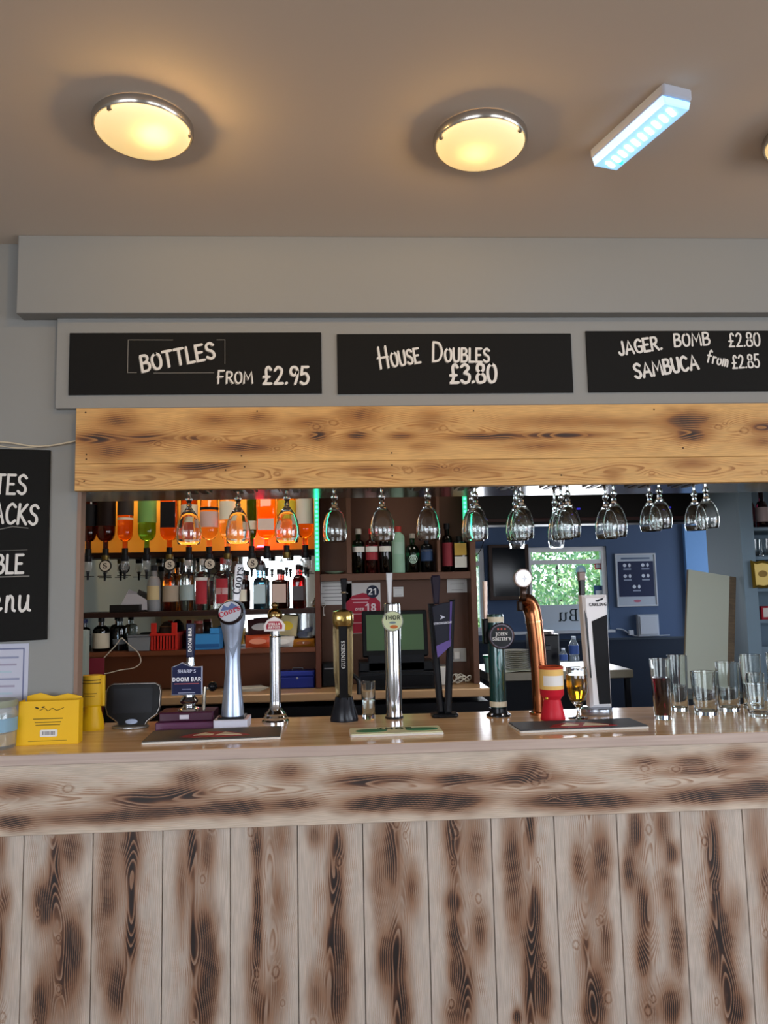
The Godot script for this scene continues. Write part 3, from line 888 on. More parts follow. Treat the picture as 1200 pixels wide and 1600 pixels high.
func back_bar() -> void:
	var wood := mat("6b3d26", 0.45)
	var dark := mat("2a1712", 0.5)
	var u := thing("back_bar_shelving", "brown wooden shelving with mirror back behind the spirits", "shelving", Vector3(-0.8, BACK_TOP, -2.2))
	var put := func(called: String, x0: float, x1: float, y0: float, y1: float, z0: float, z1: float, m: Material) -> MeshInstance3D:
		return part(u, called, prism(rect(x1 - x0, y1 - y0), z1 - z0, 0.0015), m, Vector3((x0 + x1) / 2 + 0.8, (y0 + y1) / 2 - BACK_TOP, (z0 + z1) / 2 + 2.2))
	put.call("mirror", -1.49, -0.16, 1.266, 1.776, -2.21, -2.2, mat("d3d8d6", 0.03, 1.0))
	put.call("amber_back_panel", -1.49, -0.16, 1.81, 2.46, -2.21, -2.2, mat("f5b44a", 0.5))
	put.call("shelf", -1.49, -0.16, 1.777, 1.808, -2.2, -2.12, dark)
	put.call("shelf", -1.49, -0.16, 1.448, 1.475, -2.2, -1.98, dark)
	put.call("shelf", -1.49, -0.16, 1.24, 1.265, -2.2, -1.98, wood)
	put.call("apron_panel", -1.49, -0.16, BACK_TOP + 0.001, 1.239, -2.16, -2.14, wood)
	put.call("shelf", -1.49, -0.16, 2.46, 2.49, -2.21, -1.98, dark)
	put.call("upright", -0.159, -0.131, BACK_TOP + 0.001, 2.49, -2.21, -1.975, mat("5a3122", 0.45))
	var wt := thing("worktop", "pale wood-effect worktop running behind the bar under the till", "worktop", Vector3(-0.37, 1.0, -2.03))
	part(wt, "slab", prism(rect(2.26, 0.46), 0.044, 0.006), textured(streaks(512, 96, Color("c9a47c"), Color("ad875f"), 21), 0.3), Vector3(0, 0.022, 0), Vector3(-90, 0, 0))
	for i in 3:
		var x := -1.13 + i * 0.755
		var f := thing("undercounter_fridge", ["black undercounter fridge under the worktop below the mirror shelves", "black undercounter fridge under the worktop below the cash box", "black undercounter fridge under the worktop below the till"][i], "fridge", Vector3(x, 0.0, -2.05), 0.0, "fridges under the worktop")
		part(f, "cabinet", box(0.75, 0.97, 0.4, 0.004), mat("15161a", 0.5), Vector3(0, 0.485, 0))
		var d := part(f, "door", box(0.7, 0.82, 0.03, 0.004), mat("0c0e12", 0.25), Vector3(0, 0.47, 0.216))
		part(d, "handle", box(0.5, 0.02, 0.02), mat("70757a", 0.3, 0.8), Vector3(0, 0.36, 0.025))
	# warm tube above the top shelf
	var w := thing("strip_light", "warm strip light above the amber-backed top shelf", "strip light", Vector3(-0.82, 2.43, -2.08))
	part(w, "tube", tube([Vector3(-0.6, 0, 0), Vector3(0.6, 0, 0)], 0.009, 10), glow("ffd08a", 3.0))
	part(w, "holder", box(1.24, 0.012, 0.03), mat("d0d0d0", 0.5), Vector3(0, 0.0155, 0))
	var a := AreaLight3D.new()
	a.name = "strip_light_glow"
	a.area_size = Vector2(1.2, 0.03)
	a.light_color = Color("ffd08a")
	a.area_normalize_energy = false
	a.light_energy = 22.0
	a.shadow_enabled = true
	a.position = Vector3(-0.82, 2.41, -2.08)
	a.rotation_degrees = Vector3(-90, 0, 0)
	add_child(a)

	var amber := solid_glass("e07a1c")
	var deep := solid_glass("3a0f06")
	var green := solid_glass("5fae3a")
	var clear := solid_glass("f3f6f4")
	var gold := solid_glass("ffb030")
	var black_cap := mat("141414", 0.4)
	var cream := mat("e6dfcc", 0.7)
	var ink := mat("17161a", 0.6)
	var z := -2.05
	var ups := [
		[-1.407, 0.042, deep, [[0.12, 0.5, ink]], "very dark optic bottle hanging at the jamb end of the top rail", {}],
		[-1.314, 0.05, deep, [[0.05, 0.5, mat("1a0b0a", 0.6)]], "black-labelled dark rum bottle hanging neck down on the top rail", {}],
		[-1.208, 0.042, amber, [[0.05, 0.32, mat("3a3434", 0.6)], [0.36, 0.4, cream]], "bright orange spirit bottle with dark label hanging neck down", {}],
		[-1.089, 0.049, green, [[0.06, 0.45, mat("7fae62", 0.7)]], "green glass whiskey bottle with pale green label hanging neck down", {}],
		[-0.965, 0.048, amber, [[0.1, 0.55, ink]], "square whiskey bottle with black label hanging neck down", {"square": 5.0}],
		[-0.858, 0.046, solid_glass("b0541a"), [[0.15, 0.45, cream]], "brown spirit bottle with cream label hanging behind the first wine glass", {}],
		[-0.747, 0.05, solid_glass("f0c090"), [[0.28, 0.55, mat("d8b6b0", 0.7)], [0.2, 0.25, ink]], "clear bottle with pink-white label hanging neck down on the top rail", {}],
		[-0.646, 0.044, solid_glass("f2d9a0"), [[0.1, 0.42, cream]], "pale bottle with tall cream label hanging neck down", {}],
		[-0.512, 0.028, solid_glass("2c5a18"), [[0.45, 0.6, cream]], "narrow dark green bottle hanging neck down beside orange bottle", {}],
		[-0.427, 0.052, gold, [[0.42, 0.62, mat("e6cfc4", 0.7)]], "square orange liqueur bottle with white label hanging neck down", {"square": 5.0}],
		[-0.318, 0.052, solid_glass("ffd028"), [[0.1, 0.35, mat("e8c838", 0.6)]], "yellow liqueur bottle hanging neck down behind wine glass", {}],
		[-0.214, 0.048, gold, [[0.08, 0.52, mat("e3ddd2", 0.7)], [0.02, 0.07, mat("4a1a12", 0.6)]], "golden spirit bottle with white arched label hanging beside green LEDs", {}],
	]
	var chamber := pane("e4e8ea", 0.12)
	for e in ups:
		var o: Dictionary = e[5].duplicate()
		o.merge({"down": true, "name": "optic_bottle", "group": "bottles hanging on the optic rail", "shoulder": 0.6, "neck_from": 0.76})
		bottle(e[4], Vector3(e[0], 1.79, z), e[1], 0.32, e[2], black_cap, e[3], o)
	# a measure under each hanging bottle, clamped to the rail
	var k := 0
	for e in ups:
		var op := thing("optic_measure", "clear spirit optic under the %s" % e[4].split(" hanging")[0], "optic", Vector3(e[0], 1.655, z), 0.0, "optic measures")
		part(op, "collar", lathe([Vector2(0.0005, 0.1), Vector2(0.019, 0.1), Vector2(0.021, 0.106), Vector2(0.021, 0.133), Vector2(0.0005, 0.133)], 16), mat("6e5a2a", 0.35, 0.7) if k % 3 == 1 else mat("15151a", 0.4))
		part(op, "chamber", lathe([Vector2(0.006, 0.035), Vector2(0.014, 0.045), Vector2(0.021, 0.06), Vector2(0.021, 0.1)], 16), chamber)
		part(op, "spout", lathe([Vector2(0.0005, 0.0), Vector2(0.006, 0.0), Vector2(0.007, 0.03), Vector2(0.011, 0.05), Vector2(0.0005, 0.052)], 12), mat("15151a", 0.35))
		part(op, "lever", box(0.075, 0.004, 0.004), mat("1c1c20", 0.3, 0.6), Vector3(0, 0.02, 0.012))
		part(op, "clamp", box(0.02, 0.012, 0.05), mat("15151a", 0.4), Vector3(0, 0.128, -0.04))
		if k in [1, 4, 6, 8]:
			var bd := part(op, "badge", prism(oval(0.034, 0.034), 0.008, 0.002), mat("1a1614", 0.4), Vector3(0.01, 0.075, 0.03))
			part(bd, "badge_face", prism(oval(0.027, 0.027), 0.002, 0.0), mat("c9bfb0", 0.5), Vector3(0, 0, 0.0052))
			words(bd, "S", 0.03, mat("3a3230", 0.6), Vector3(0, 0, 0.007), Vector3.ZERO, "Droid Serif", 700, "lettering")
		k += 1
	var red_label := mat("a8303a", 0.6)
	var grp := {"group": "bottles on the mirrored middle shelf"}
	var mid := func(label: String, x: float, r: float, h: float, glass: Material, cap: Material, labels: Array, opt := {}) -> void:
		var o: Dictionary = opt.duplicate()
		o.merge(grp)
		bottle(label, Vector3(x * 1.012, 1.476, -2.115), r, h, glass, cap, labels, o)
	mid.call("frosted grey coconut rum bottle with tall black cap", -1.05, 0.038, 0.255, mat("8e8f92", 0.5), mat("26262a", 0.5), [[0.25, 0.55, mat("c9b48a", 0.7), 120.0]], {"shoulder": 0.5, "neck": 0.016})
	mid.call("amber spiced rum bottle with pale picture label", -0.959, 0.044, 0.28, solid_glass("d8731f"), mat("22160e", 0.4), [[0.18, 0.5, mat("a89886", 0.7)]], {"shoulder": 0.58})
	mid.call("clear white rum bottle with pale label on mirror shelf", -0.867, 0.04, 0.285, clear, mat("d9d9d6", 0.4), [[0.2, 0.5, mat("9fb0b2", 0.6), 150.0]])
	mid.call("vodka bottle with red label next to the white rum", -0.786, 0.043, 0.285, clear, mat("c9c9c9", 0.4), [[0.12, 0.58, red_label, 90.0], [0.58, 0.64, mat("e5e5e2", 0.5), 100.0]])
	mid.call("larger vodka bottle with red and silver label behind handle", -0.672, 0.055, 0.29, clear, mat("a03030", 0.4), [[0.12, 0.6, red_label, 70.0], [0.3, 0.42, mat("dedede", 0.4), 72.0]])
	mid.call("small dark bottle standing behind the tall white tap handle", -0.564, 0.022, 0.22, solid_glass("4a1c12"), black_cap, [[0.2, 0.5, cream]])
	mid.call("pale blue square gin bottle on mirror shelf", -0.466, 0.037, 0.245, solid_glass("8cc0d8"), mat("8796a4", 0.4), [[0.12, 0.55, mat("b9cdd2", 0.5)]], {"square": 5.0, "shoulder": 0.6, "neck_from": 0.72})
	mid.call("square amaretto bottle with cream label and dark cap", -0.358, 0.044, 0.22, solid_glass("a0281a"), mat("1a1414", 0.4), [[0.15, 0.62, mat("c9b0a4", 0.7)]], {"square": 5.0, "shoulder": 0.68, "neck_from": 0.74})
	mid.call("red liqueur bottle with black and white label on mirror shelf", -0.253, 0.034, 0.245, solid_glass("c02020"), mat("201010", 0.4), [[0.18, 0.5, mat("5a585c", 0.6)]], {"square": 4.0, "shoulder": 0.6})
	# folded card and tray on the middle shelf
	var tr := thing("bar_tray", "low black tray on the middle shelf under grey card", "tray", Vector3(-1.2, 1.476, -2.08))
	part(tr, "base", box(0.16, 0.008, 0.11), mat("1a1716", 0.5), Vector3(0, 0.004, 0))
	for s in [-1, 1]:
		part(tr, "rim", box(0.16, 0.032, 0.006), mat("1a1716", 0.5), Vector3(0, 0.024, 0.052 * s))
		part(tr, "rim", box(0.006, 0.032, 0.1), mat("1a1716", 0.5), Vector3(0.077 * s, 0.024, 0))
	var cd := thing("folded_card", "pale grey folded card standing up from the black tray", "card", Vector3(-1.175, 1.485, -2.09))
	part(cd, "leaf", prism(PackedVector2Array([Vector2(-0.075, 0), Vector2(0.085, 0.0), Vector2(0.08, 0.055), Vector2(-0.02, 0.118)]), 0.002), mat("a9a6ac", 0.8), Vector3(0, 0, 0.01), Vector3(-8, 0, 0))
	part(cd, "leaf", prism(PackedVector2Array([Vector2(-0.06, 0), Vector2(0.07, 0.0), Vector2(0.02, 0.1), Vector2(-0.02, 0.114)]), 0.002), mat("96939a", 0.8), Vector3(0, 0, -0.012), Vector3(6, 0, 0))

	# the lowest shelf
	var y := 1.266
	bottle("cream-labelled liqueur bottle with dark neck on lowest shelf", Vector3(-1.329, y, z), 0.043, 0.18, solid_glass("3c2a20"), mat("16161a", 0.4), [[0.1, 0.55, mat("c9bda8", 0.7)]], {"shoulder": 0.62})
	bottle("clear grey bottle with black cap on lowest shelf", Vector3(-1.24, y, -2.09), 0.037, 0.18, solid_glass("8f9aa2"), black_cap, [[0.2, 0.35, mat("7a838c", 0.6)]], {"shoulder": 0.66})
	bottle("blue-capped dark bottle near the hatch jamb on lowest shelf", Vector3(-1.42, y, z), 0.034, 0.175, solid_glass("2a2f38"), mat("24305c", 0.4), [[0.2, 0.5, mat("5a5f66", 0.6)]])
	var gb := thing("storage_box", "small grey plastic box on the lowest shelf", "box", Vector3(-1.113, y, -2.06))
	part(gb, "tub", prism(PackedVector2Array([Vector2(-0.055, 0), Vector2(0.055, 0), Vector2(0.062, 0.075), Vector2(-0.062, 0.075)]), 0.12, 0.003), mat("7d8084", 0.5))
	part(gb, "lid", box(0.13, 0.01, 0.128), mat("6b6e72", 0.5), Vector3(0, 0.0805, 0))
	var rb := thing("basket", "red plastic slatted basket on the lowest shelf", "basket", Vector3(-0.979, y, -2.06))
	var red := mat("c02a20", 0.45)
	part(rb, "floor_plate", box(0.135, 0.006, 0.12), red, Vector3(0, 0.003, 0))
	part(rb, "rim", join([[box(0.15, 0.014, 0.008), Vector3(0, 0.085, 0.064)], [box(0.15, 0.014, 0.008), Vector3(0, 0.085, -0.064)], [box(0.008, 0.014, 0.12), Vector3(-0.071, 0.085, 0)], [box(0.008, 0.014, 0.12), Vector3(0.071, 0.085, 0)]]), red)
	for i in 9:
		part(rb, "slat", box(0.01, 0.075, 0.005), red, Vector3(-0.064 + i * 0.016, 0.041, 0.063))
		part(rb, "slat", box(0.01, 0.075, 0.005), red, Vector3(-0.064 + i * 0.016, 0.041, -0.063))
	for s in [-1, 1]:
		part(rb, "end_panel", box(0.005, 0.075, 0.12), red, Vector3(0.07 * s, 0.041, 0))
		part(rb, "corner_post", box(0.03, 0.06, 0.01), red, Vector3(0.055 * s, 0.118, 0.06))
	var pouch := thing("brown_pouch", "dark brown pouch lying in the red basket", "pouch", Vector3(-0.979, y + 0.0065, -2.06))
	part(pouch, "body", lathe([Vector2(0.0005, 0.0), Vector2(0.04, 0.004), Vector2(0.046, 0.06), Vector2(0.036, 0.12), Vector2(0.015, 0.145), Vector2(0.0005, 0.148)], 16), mat("2e2018", 0.8))
	part(pouch, "tie", lathe([Vector2(0.036, 0.116), Vector2(0.039, 0.12), Vector2(0.036, 0.124)], 16), mat("6a4a30", 0.8))
	var blb := thing("carton", "bright blue cardboard carton on the lowest shelf", "carton", Vector3(-0.766, y, -2.06))
	part(blb, "body", box(0.17, 0.082, 0.13), mat("3f8fd0", 0.6), Vector3(0, 0.041, 0))
	part(blb, "side_flap", box(0.05, 0.03, 0.13), mat("3f8fd0", 0.6), Vector3(0.058, 0.098, 0))
	part(blb, "printed_band", box(0.168, 0.02, 0.001, 0.0), mat("2a5f9a", 0.6), Vector3(0, 0.02, 0.0662))
	var jr := thing("condiment_jar", "small brown jar standing on the blue carton", "jar", Vector3(-0.806, y + 0.0825, -2.06))
	part(jr, "glass", lathe([Vector2(0.0005, 0.0), Vector2(0.026, 0.001), Vector2(0.028, 0.01), Vector2(0.028, 0.045), Vector2(0.02, 0.055), Vector2(0.0005, 0.055)], 20), mat("5a3426", 0.3))
	part(jr, "lid", lathe([Vector2(0.0005, 0.055), Vector2(0.024, 0.055), Vector2(0.024, 0.07), Vector2(0.0005, 0.071)], 20), mat("a04a44", 0.4))
	# snack packets
	var packet := func(label: String, x: float, yy: float, w: float, h: float, hex: String, hex2: String, tilt: float, txt: String) -> void:
		var p := thing("snack_packet", label, "packet", Vector3(x, yy, -2.05), 0.0, "snack packets on the lowest shelf")
		var st := SurfaceTool.new()
		st.begin(Mesh.PRIMITIVE_TRIANGLES)
		for side in [1, -1]:
			for i in 6:
				for j in 6:
					var q := []
					for cxy in [[j, i], [j + 1, i], [j + 1, i + 1], [j, i + 1]]:
						var uu: float = cxy[0] / 6.0
						var vv: float = cxy[1] / 6.0
						var bulge: float = 0.001 + 0.022 * pow(sin(PI * clampf(vv, 0.0, 1.0)), 0.7) * pow(sin(PI * uu), 0.5)
						q.append(Vector3((uu - 0.5) * w, vv * h, side * bulge))
					for n in ([0, 2, 1, 0, 3, 2] if side == 1 else [0, 1, 2, 0, 2, 3]):
						st.add_vertex(q[n])
		st.generate_normals()
		part(p, "pouch", st.commit(), mat(hex, 0.3), Vector3.ZERO, Vector3(-4, 0, tilt))
		part(p, "printed_panel", prism(oval(w * 0.34, h * 0.22), 0.002), mat(hex2, 0.4), Vector3(0, h * 0.5, 0.024), Vector3(-4, 0, tilt))
		if txt:
			words(p, txt, h * 0.24, mat("f2ece0", 0.5), Vector3(0, h * 0.5, 0.0262), Vector3(-4, 0, tilt), "Droid Sans", 700)
	packet.call("orange snack packet lying low on the lowest shelf", -0.477, y, 0.14, 0.07, "c8502e", "e08a6a", 0.0, "")
	packet.call("dark and silver snack packet above the orange one", -0.461, y + 0.072, 0.145, 0.085, "45282a", "b9b2b0", 3.0, "")
	packet.call("white paper-like snack packet beside the chrome column", -0.345, y, 0.13, 0.06, "cfc9c0", "e0dcd4", 0.0, "")
	packet.call("yellow and cream crisp packet behind the red badge", -0.318, y + 0.062, 0.1, 0.11, "cbb98a", "dcb81e", -6.0, "")
	packet.call("orange-brown packet with white letter V at shelf end", -0.228, y, 0.12, 0.043, "b07024", "8a4a14", 0.0, "V")
	var sb := thing("sachet_tub", "clear plastic tub of sachets at the end of lowest shelf", "tub", Vector3(-0.22, y + 0.0445, -2.11))
	part(sb, "tub", lathe([Vector2(0.04, 0.0), Vector2(0.044, 0.13), Vector2(0.046, 0.132)], 20, 360.0, 4.0), pane("c9d2da", 0.25))
	part(sb, "sachets", join([[box(0.05, 0.03, 0.02), Vector3(-0.015, 0.02, 0.01)], [box(0.05, 0.024, 0.02), turned(Vector3(0, 0, 20), Vector3(0.012, 0.04, 0.0))]]), mat("24407a", 0.5))
	var lp := thing("red_led_lamp", "small red lamp glowing at the top shelf edge", "lamp", Vector3(-0.47, 1.8085, -2.155))
	part(lp, "case", lathe([Vector2(0.0005, 0.0), Vector2(0.035, 0.0), Vector2(0.035, 0.012), Vector2(0.03, 0.016), Vector2(0.0005, 0.016)], 24), mat("8a1420", 0.4))
	part(lp, "lamp_lens", lathe([Vector2(0.028, 0.016), Vector2(0.024, 0.026), Vector2(0.0005, 0.03)], 20), glow("ff4a60", 9.0))
	light(Vector3(-0.47, 1.85, -2.135), "ff2040", 0.02, 0.03, "red_lamp_light")
	# lead hanging down over the apron
	var lead := thing("white_lead", "thin white cable looped over the brown panel behind bar", "cable", Vector3(-1.2, 1.24, -2.06))
	part(lead, "cable", tube([Vector3(0.0, 0.1, 0.085), Vector3(-0.03, 0.06, 0.085), Vector3(-0.085, 0.0, 0.088), Vector3(-0.117, -0.04, 0.088), Vector3(-0.12, -0.085, 0.088), Vector3(-0.07, -0.085, 0.088), Vector3(0.0, -0.07, 0.088), Vector3(0.07, -0.06, 0.088), Vector3(0.105, -0.03, 0.088), Vector3(0.09, 0.02, 0.088), Vector3(0.045, 0.06, 0.086), Vector3(0.004, 0.1, 0.085)], 0.0028, 8), mat("cfc4b4", 0.5))

# ---------------------------------------------------------------- the niche with the till
func led_strip(at: Vector3, length: float, label: String) -> void:
	var s := thing("led_strip", label, "LED strip", at, 0.0, "green LED strips")
	part(s, "channel", box(0.026, length, 0.008, 0.001), glow("10c08a", 0.55, "5fd8b0"), Vector3(0, length / 2, 0))
	var n := int(length / 0.024)
	for i in n:
		part(s, "led", box(0.011, 0.012, 0.004, 0.001), glow("58ffc8", 2.6), Vector3(0, 0.016 + i * 0.024, 0.006))
	var a := AreaLight3D.new()
	a.name = "led_strip_glow"
	a.area_size = Vector2(0.02, length)
	a.light_color = Color("14d890")
	a.area_normalize_energy = false
	a.light_energy = 1.6
	a.shadow_enabled = true
	a.position = at + Vector3(0, length / 2, 0.012)
	a.rotation_degrees.y = 180
	add_child(a, true)

func niche() -> void:
	var wood := mat("5c4032", 0.5)
	var u := thing("till_alcove", "dark brown wooden alcove unit around the till", "alcove unit", Vector3(0.3, BACK_TOP, -2.2))
	var put := func(called: String, x0: float, x1: float, y0: float, y1: float, z0: float, z1: float, m: Material) -> void:
		part(u, called, prism(rect(x1 - x0, y1 - y0), z1 - z0, 0.0015), m, Vector3((x0 + x1) / 2 - 0.3, (y0 + y1) / 2 - BACK_TOP, (z0 + z1) / 2 + 2.2))
	put.call("back_panel", -0.13, 0.74, BACK_TOP + 0.001, 2.49, -2.155, -2.135, wood)
	put.call("shelf", -0.13, 0.705, 1.622, 1.66, -2.135, -1.99, wood)
	put.call("divider", 0.017, 0.045, 1.661, 2.45, -2.135, -2.0, wood)
	put.call("divider", 0.523, 0.541, 1.661, 2.45, -2.135, -2.0, wood)
	put.call("upright", 0.706, 0.738, BACK_TOP + 0.001, 2.49, -2.135, -1.99, wood)
	put.call("top_panel", -0.13, 0.705, 2.4505, 2.48, -2.135, -2.0, wood)
	led_strip(Vector3(-0.145, 1.678, -1.968), 0.5, "green LED strip running up the post beside hanging spirits")
	led_strip(Vector3(0.682, 1.835, -1.978), 0.36, "shorter green LED strip above the square herbal liqueur")
	var z := -2.06
	var grp := "bottles on the alcove shelf"
	var white := mat("d9d7d0", 0.6)
	var dg := mat("1c3a2a", 0.12, 0.0, 0.6)
	var y := 1.661
	bottle("dark green gin bottle with white cap and wide white label", Vector3(0.084, y, z), 0.034, 0.252, solid_glass("2c6a44"), mat("b9b4a8", 0.5), [[0.48, 0.6, white, 200.0]], {"group": grp, "neck": 0.015, "shoulder": 0.66})
	bottle("pink gin bottle with white label between two dark gins", Vector3(0.159, y, z), 0.033, 0.252, solid_glass("b8444e"), mat("c03038", 0.5), [[0.48, 0.6, white, 200.0], [0.3, 0.47, mat("8e2c34", 0.5), 160.0]], {"group": grp, "shoulder": 0.66})
	bottle("blackish purple gin bottle with white label", Vector3(0.235, y, z), 0.033, 0.252, solid_glass("2a1430"), mat("241420", 0.5), [[0.48, 0.6, white, 200.0]], {"group": grp, "shoulder": 0.66})
	bottle("frosted pale green coconut liqueur bottle with red cap", Vector3(0.309, y, z), 0.037, 0.262, mat("8fb39c", 0.45), mat("a83a34", 0.5), [[0.4, 0.66, mat("9ab8a8", 0.5), 90.0]], {"group": grp, "shoulder": 0.74, "neck_from": 0.86, "neck": 0.017})
	var gg := bottle("green patterned gin bottle with pale cap", Vector3(0.389, y, z), 0.039, 0.22, solid_glass("1f6a3a"), mat("9a9488", 0.5), [], {"group": grp, "shoulder": 0.5, "neck_from": 0.72})
	for i in 3:
		part(gg, "print_ring", ring_mesh(0.008 + 0.008 * i, 0.0035), mat("b8d8c4", 0.6), Vector3(0, 0.075, 0.0405))
	bottle("blue gin bottle with dark label standing by the divider", Vector3(0.47, y, z), 0.034, 0.215, solid_glass("3a5c86"), mat("20242c", 0.5), [[0.3, 0.6, mat("2a3f60", 0.5), 150.0], [0.55, 0.58, white, 150.0]], {"group": grp, "shoulder": 0.66})
	bottle("tall slim bottle with maroon label and black cap", Vector3(0.588, y, z), 0.03, 0.275, solid_glass("241a1c"), mat("15151a", 0.4), [[0.12, 0.6, mat("7a2a32", 0.6), 160.0]], {"group": grp, "shoulder": 0.62})
	bottle("square dark herbal liqueur bottle with gold and white label", Vector3(0.657, y, z), 0.04, 0.2, solid_glass("16301f"), mat("1a1a1a", 0.4), [[0.12, 0.42, mat("b9b7ae", 0.6)], [0.46, 0.8, mat("a8893c", 0.5)]], {"group": grp, "square": 5.0, "shoulder": 0.82, "neck_from": 0.88})
	# low dish left on the shelf
	var dish := thing("small_dish", "shallow pale dish on the alcove shelf by the LEDs", "dish", Vector3(-0.05, y, -2.066))
	part(dish, "bowl", lathe([Vector2(0.0005, 0.004), Vector2(0.025, 0.0), Vector2(0.055, 0.014), Vector2(0.057, 0.016), Vector2(0.026, 0.005), Vector2(0.0005, 0.007)], 24), mat("8fa88c", 0.4))
	part(dish, "foot", lathe([Vector2(0.02, 0.0), Vector2(0.023, 0.003)], 20), mat("7d967a", 0.4))
	# notices
	var paper := mat("d8d6d2", 0.8)
	var grey := mat("8d8a88", 0.8)
	var notice := func(called: String, label: String, x: float, yy: float, w: float, h: float, lines: int) -> Node3D:
		var n := thing(called, label, "notice", Vector3(x, yy, -2.1345), 0.0)
		part(n, "sheet", prism(rect(w, h), 0.0014), paper, Vector3(0, h / 2, 0.0008))
		for i in lines:
			part(n, "printed_line", prism(rect(w * (0.8 - 0.12 * (i % 3)), h * 0.03), 0.0006), grey, Vector3(0, h * (0.86 - 0.7 * i / maxi(lines - 1, 1)), 0.0018))
		return n
	var nt: Node3D = notice.call("paper_notice", "wide white typed notice pinned beside the green LED post", -0.056, 1.49, 0.2, 0.145, 6)
	nt.position.z = -2.1345
	notice.call("paper_notice", "small white notice on the alcove post side under the herbal liqueur", 0.648, 1.545, 0.115, 0.095, 3)
	notice.call("paper_notice", "tiny white card pinned above the till screen", 0.31, 1.528, 0.058, 0.056, 2)
	var rp := thing("age_poster", "red and white age-check poster with 21 and 18 on it", "poster", Vector3(0.107, 1.325, -2.1345))
	part(rp, "sheet", prism(rect(0.2, 0.285), 0.0014), mat("cfc9c4", 0.7), Vector3(0, 0.1425, 0.0008))
	part(rp, "red_field", prism(PackedVector2Array([Vector2(-0.098, 0), Vector2(0.098, 0), Vector2(0.098, 0.17), Vector2(0.06, 0.21), Vector2(0.0, 0.225), Vector2(-0.06, 0.21), Vector2(-0.098, 0.17)]), 0.0008), mat("a8283c", 0.6), Vector3(0, 0.004, 0.0018))
	part(rp, "navy_disc", prism(oval(0.036, 0.036), 0.0008), mat("24283c", 0.6), Vector3(0.056, 0.235, 0.0022))
	words(rp, "21", 0.036, mat("f0eeea", 0.6), Vector3(0.056, 0.235, 0.0032))
	words(rp, "18", 0.044, mat("e8d4d4", 0.6), Vector3(0.042, 0.145, 0.0032))
	words(rp, "OVER", 0.015, mat("e8d4d4", 0.6), Vector3(-0.02, 0.136, 0.0032))
	for i in 4:
		part(rp, "printed_line", prism(rect(0.1 - 0.014 * (i % 2), 0.005), 0.0008), mat("d8a8ae", 0.6), Vector3(-0.015, [0.195, 0.175, 0.11, 0.06][i], 0.0026))
	var key := thing("door_key", "small pale key hanging on the alcove back", "key", Vector3(-0.118, 1.42, -2.1335))
	part(key, "bow", lathe([Vector2(0.009, -0.002), Vector2(0.012, 0.0), Vector2(0.009, 0.002)], 16), mat("d0cbc0", 0.35, 0.6), Vector3(0, 0.07, 0.004), Vector3(90, 0, 0))
	part(key, "blade", box(0.005, 0.05, 0.002), mat("d0cbc0", 0.35, 0.6), Vector3(0, 0.034, 0.004))
	part(key, "bit", box(0.009, 0.012, 0.002), mat("d0cbc0", 0.35, 0.6), Vector3(0.004, 0.014, 0.004))
	# till
	var bk := mat("101216", 0.4)
	var till := thing("till", "black touch-screen till with dim green screen", "till", Vector3(0.272, BACK_TOP, -1.97))
	part(till, "cash_drawer", box(0.4, 0.092, 0.28, 0.004), bk, Vector3(0, 0.046, 0))
	part(till, "drawer_front", box(0.38, 0.06, 0.006), mat("0c0d10", 0.3), Vector3(0, 0.045, 0.143))
	part(till, "stand", prism(PackedVector2Array([Vector2(-0.12, 0), Vector2(0.12, 0), Vector2(0.1, 0.03), Vector2(-0.12, 0.085)]), 0.3, 0.004), bk, Vector3(0, 0.0925, -0.0), Vector3(0, 90, 0))
	part(till, "stand_base", box(0.4, 0.05, 0.2, 0.006), bk, Vector3(0, 0.118, 0.02))
	var mon := part(till, "monitor", prism(round_rect(0.355, 0.25, 0.01), 0.035, 0.004), mat("0f1114", 0.4), Vector3(0, 0.285, 0.02), Vector3(-14, 0, 0))
	part(mon, "screen", box(0.31, 0.195, 0.002, 0.0), glow("5f8a54", 0.16, "2c3a2c"), Vector3(0, 0.004, 0.0182))
	light(Vector3(0.272, 1.34, -1.87), "7fae6a", 0.004, 0.08, "till_screen_light")
	var cb := thing("cash_box", "blue metal cash box on the worktop beside the alcove", "cash box", Vector3(-0.262, BACK_TOP, -2.06))
	part(cb, "body", box(0.185, 0.062, 0.12, 0.006), mat("1d2a7c", 0.35), Vector3(0, 0.031, 0))
	part(cb, "lid", box(0.188, 0.03, 0.123, 0.007), mat("24338c", 0.35), Vector3(0, 0.0775, 0))
	part(cb, "lock", lathe([Vector2(0.0005, 0.003), Vector2(0.006, 0.002), Vector2(0.006, 0.0)].map(func(p): return Vector2(p.x, -p.y)), 12), mat("b0b0b4", 0.3, 0.9), Vector3(0, 0.055, 0.0612), Vector3(-90, 0, 0))
	part(cb, "handle", tube([Vector3(-0.03, 0.093, 0), Vector3(-0.028, 0.104, 0), Vector3(0.028, 0.104, 0), Vector3(0.03, 0.093, 0)], 0.003, 8, false), mat("9a9aa0", 0.3, 0.9))
	var rt := thing("router", "black upright router standing in the alcove corner", "router", Vector3(-0.09, BACK_TOP, -2.07))
	part(rt, "case", box(0.075, 0.13, 0.1, 0.006), mat("0e1013", 0.45), Vector3(0, 0.065, 0))
	part(rt, "label_strip", box(0.05, 0.006, 0.001, 0.0), mat("8a8c90", 0.5), Vector3(0, 0.1, 0.051))
	var pp := thing("paper_pile", "loose white sheets lying on the worktop behind bar", "papers", Vector3(-0.55, BACK_TOP, -2.0), 8.0)
	for i in 4:
		part(pp, "sheet", box(0.21, 0.0015, 0.148, 0.0), mat("d6d0c4", 0.8), Vector3(0.004 * i, 0.001 + 0.0035 * i, 0), Vector3(0, i * 9.0 - 12.0, 0))
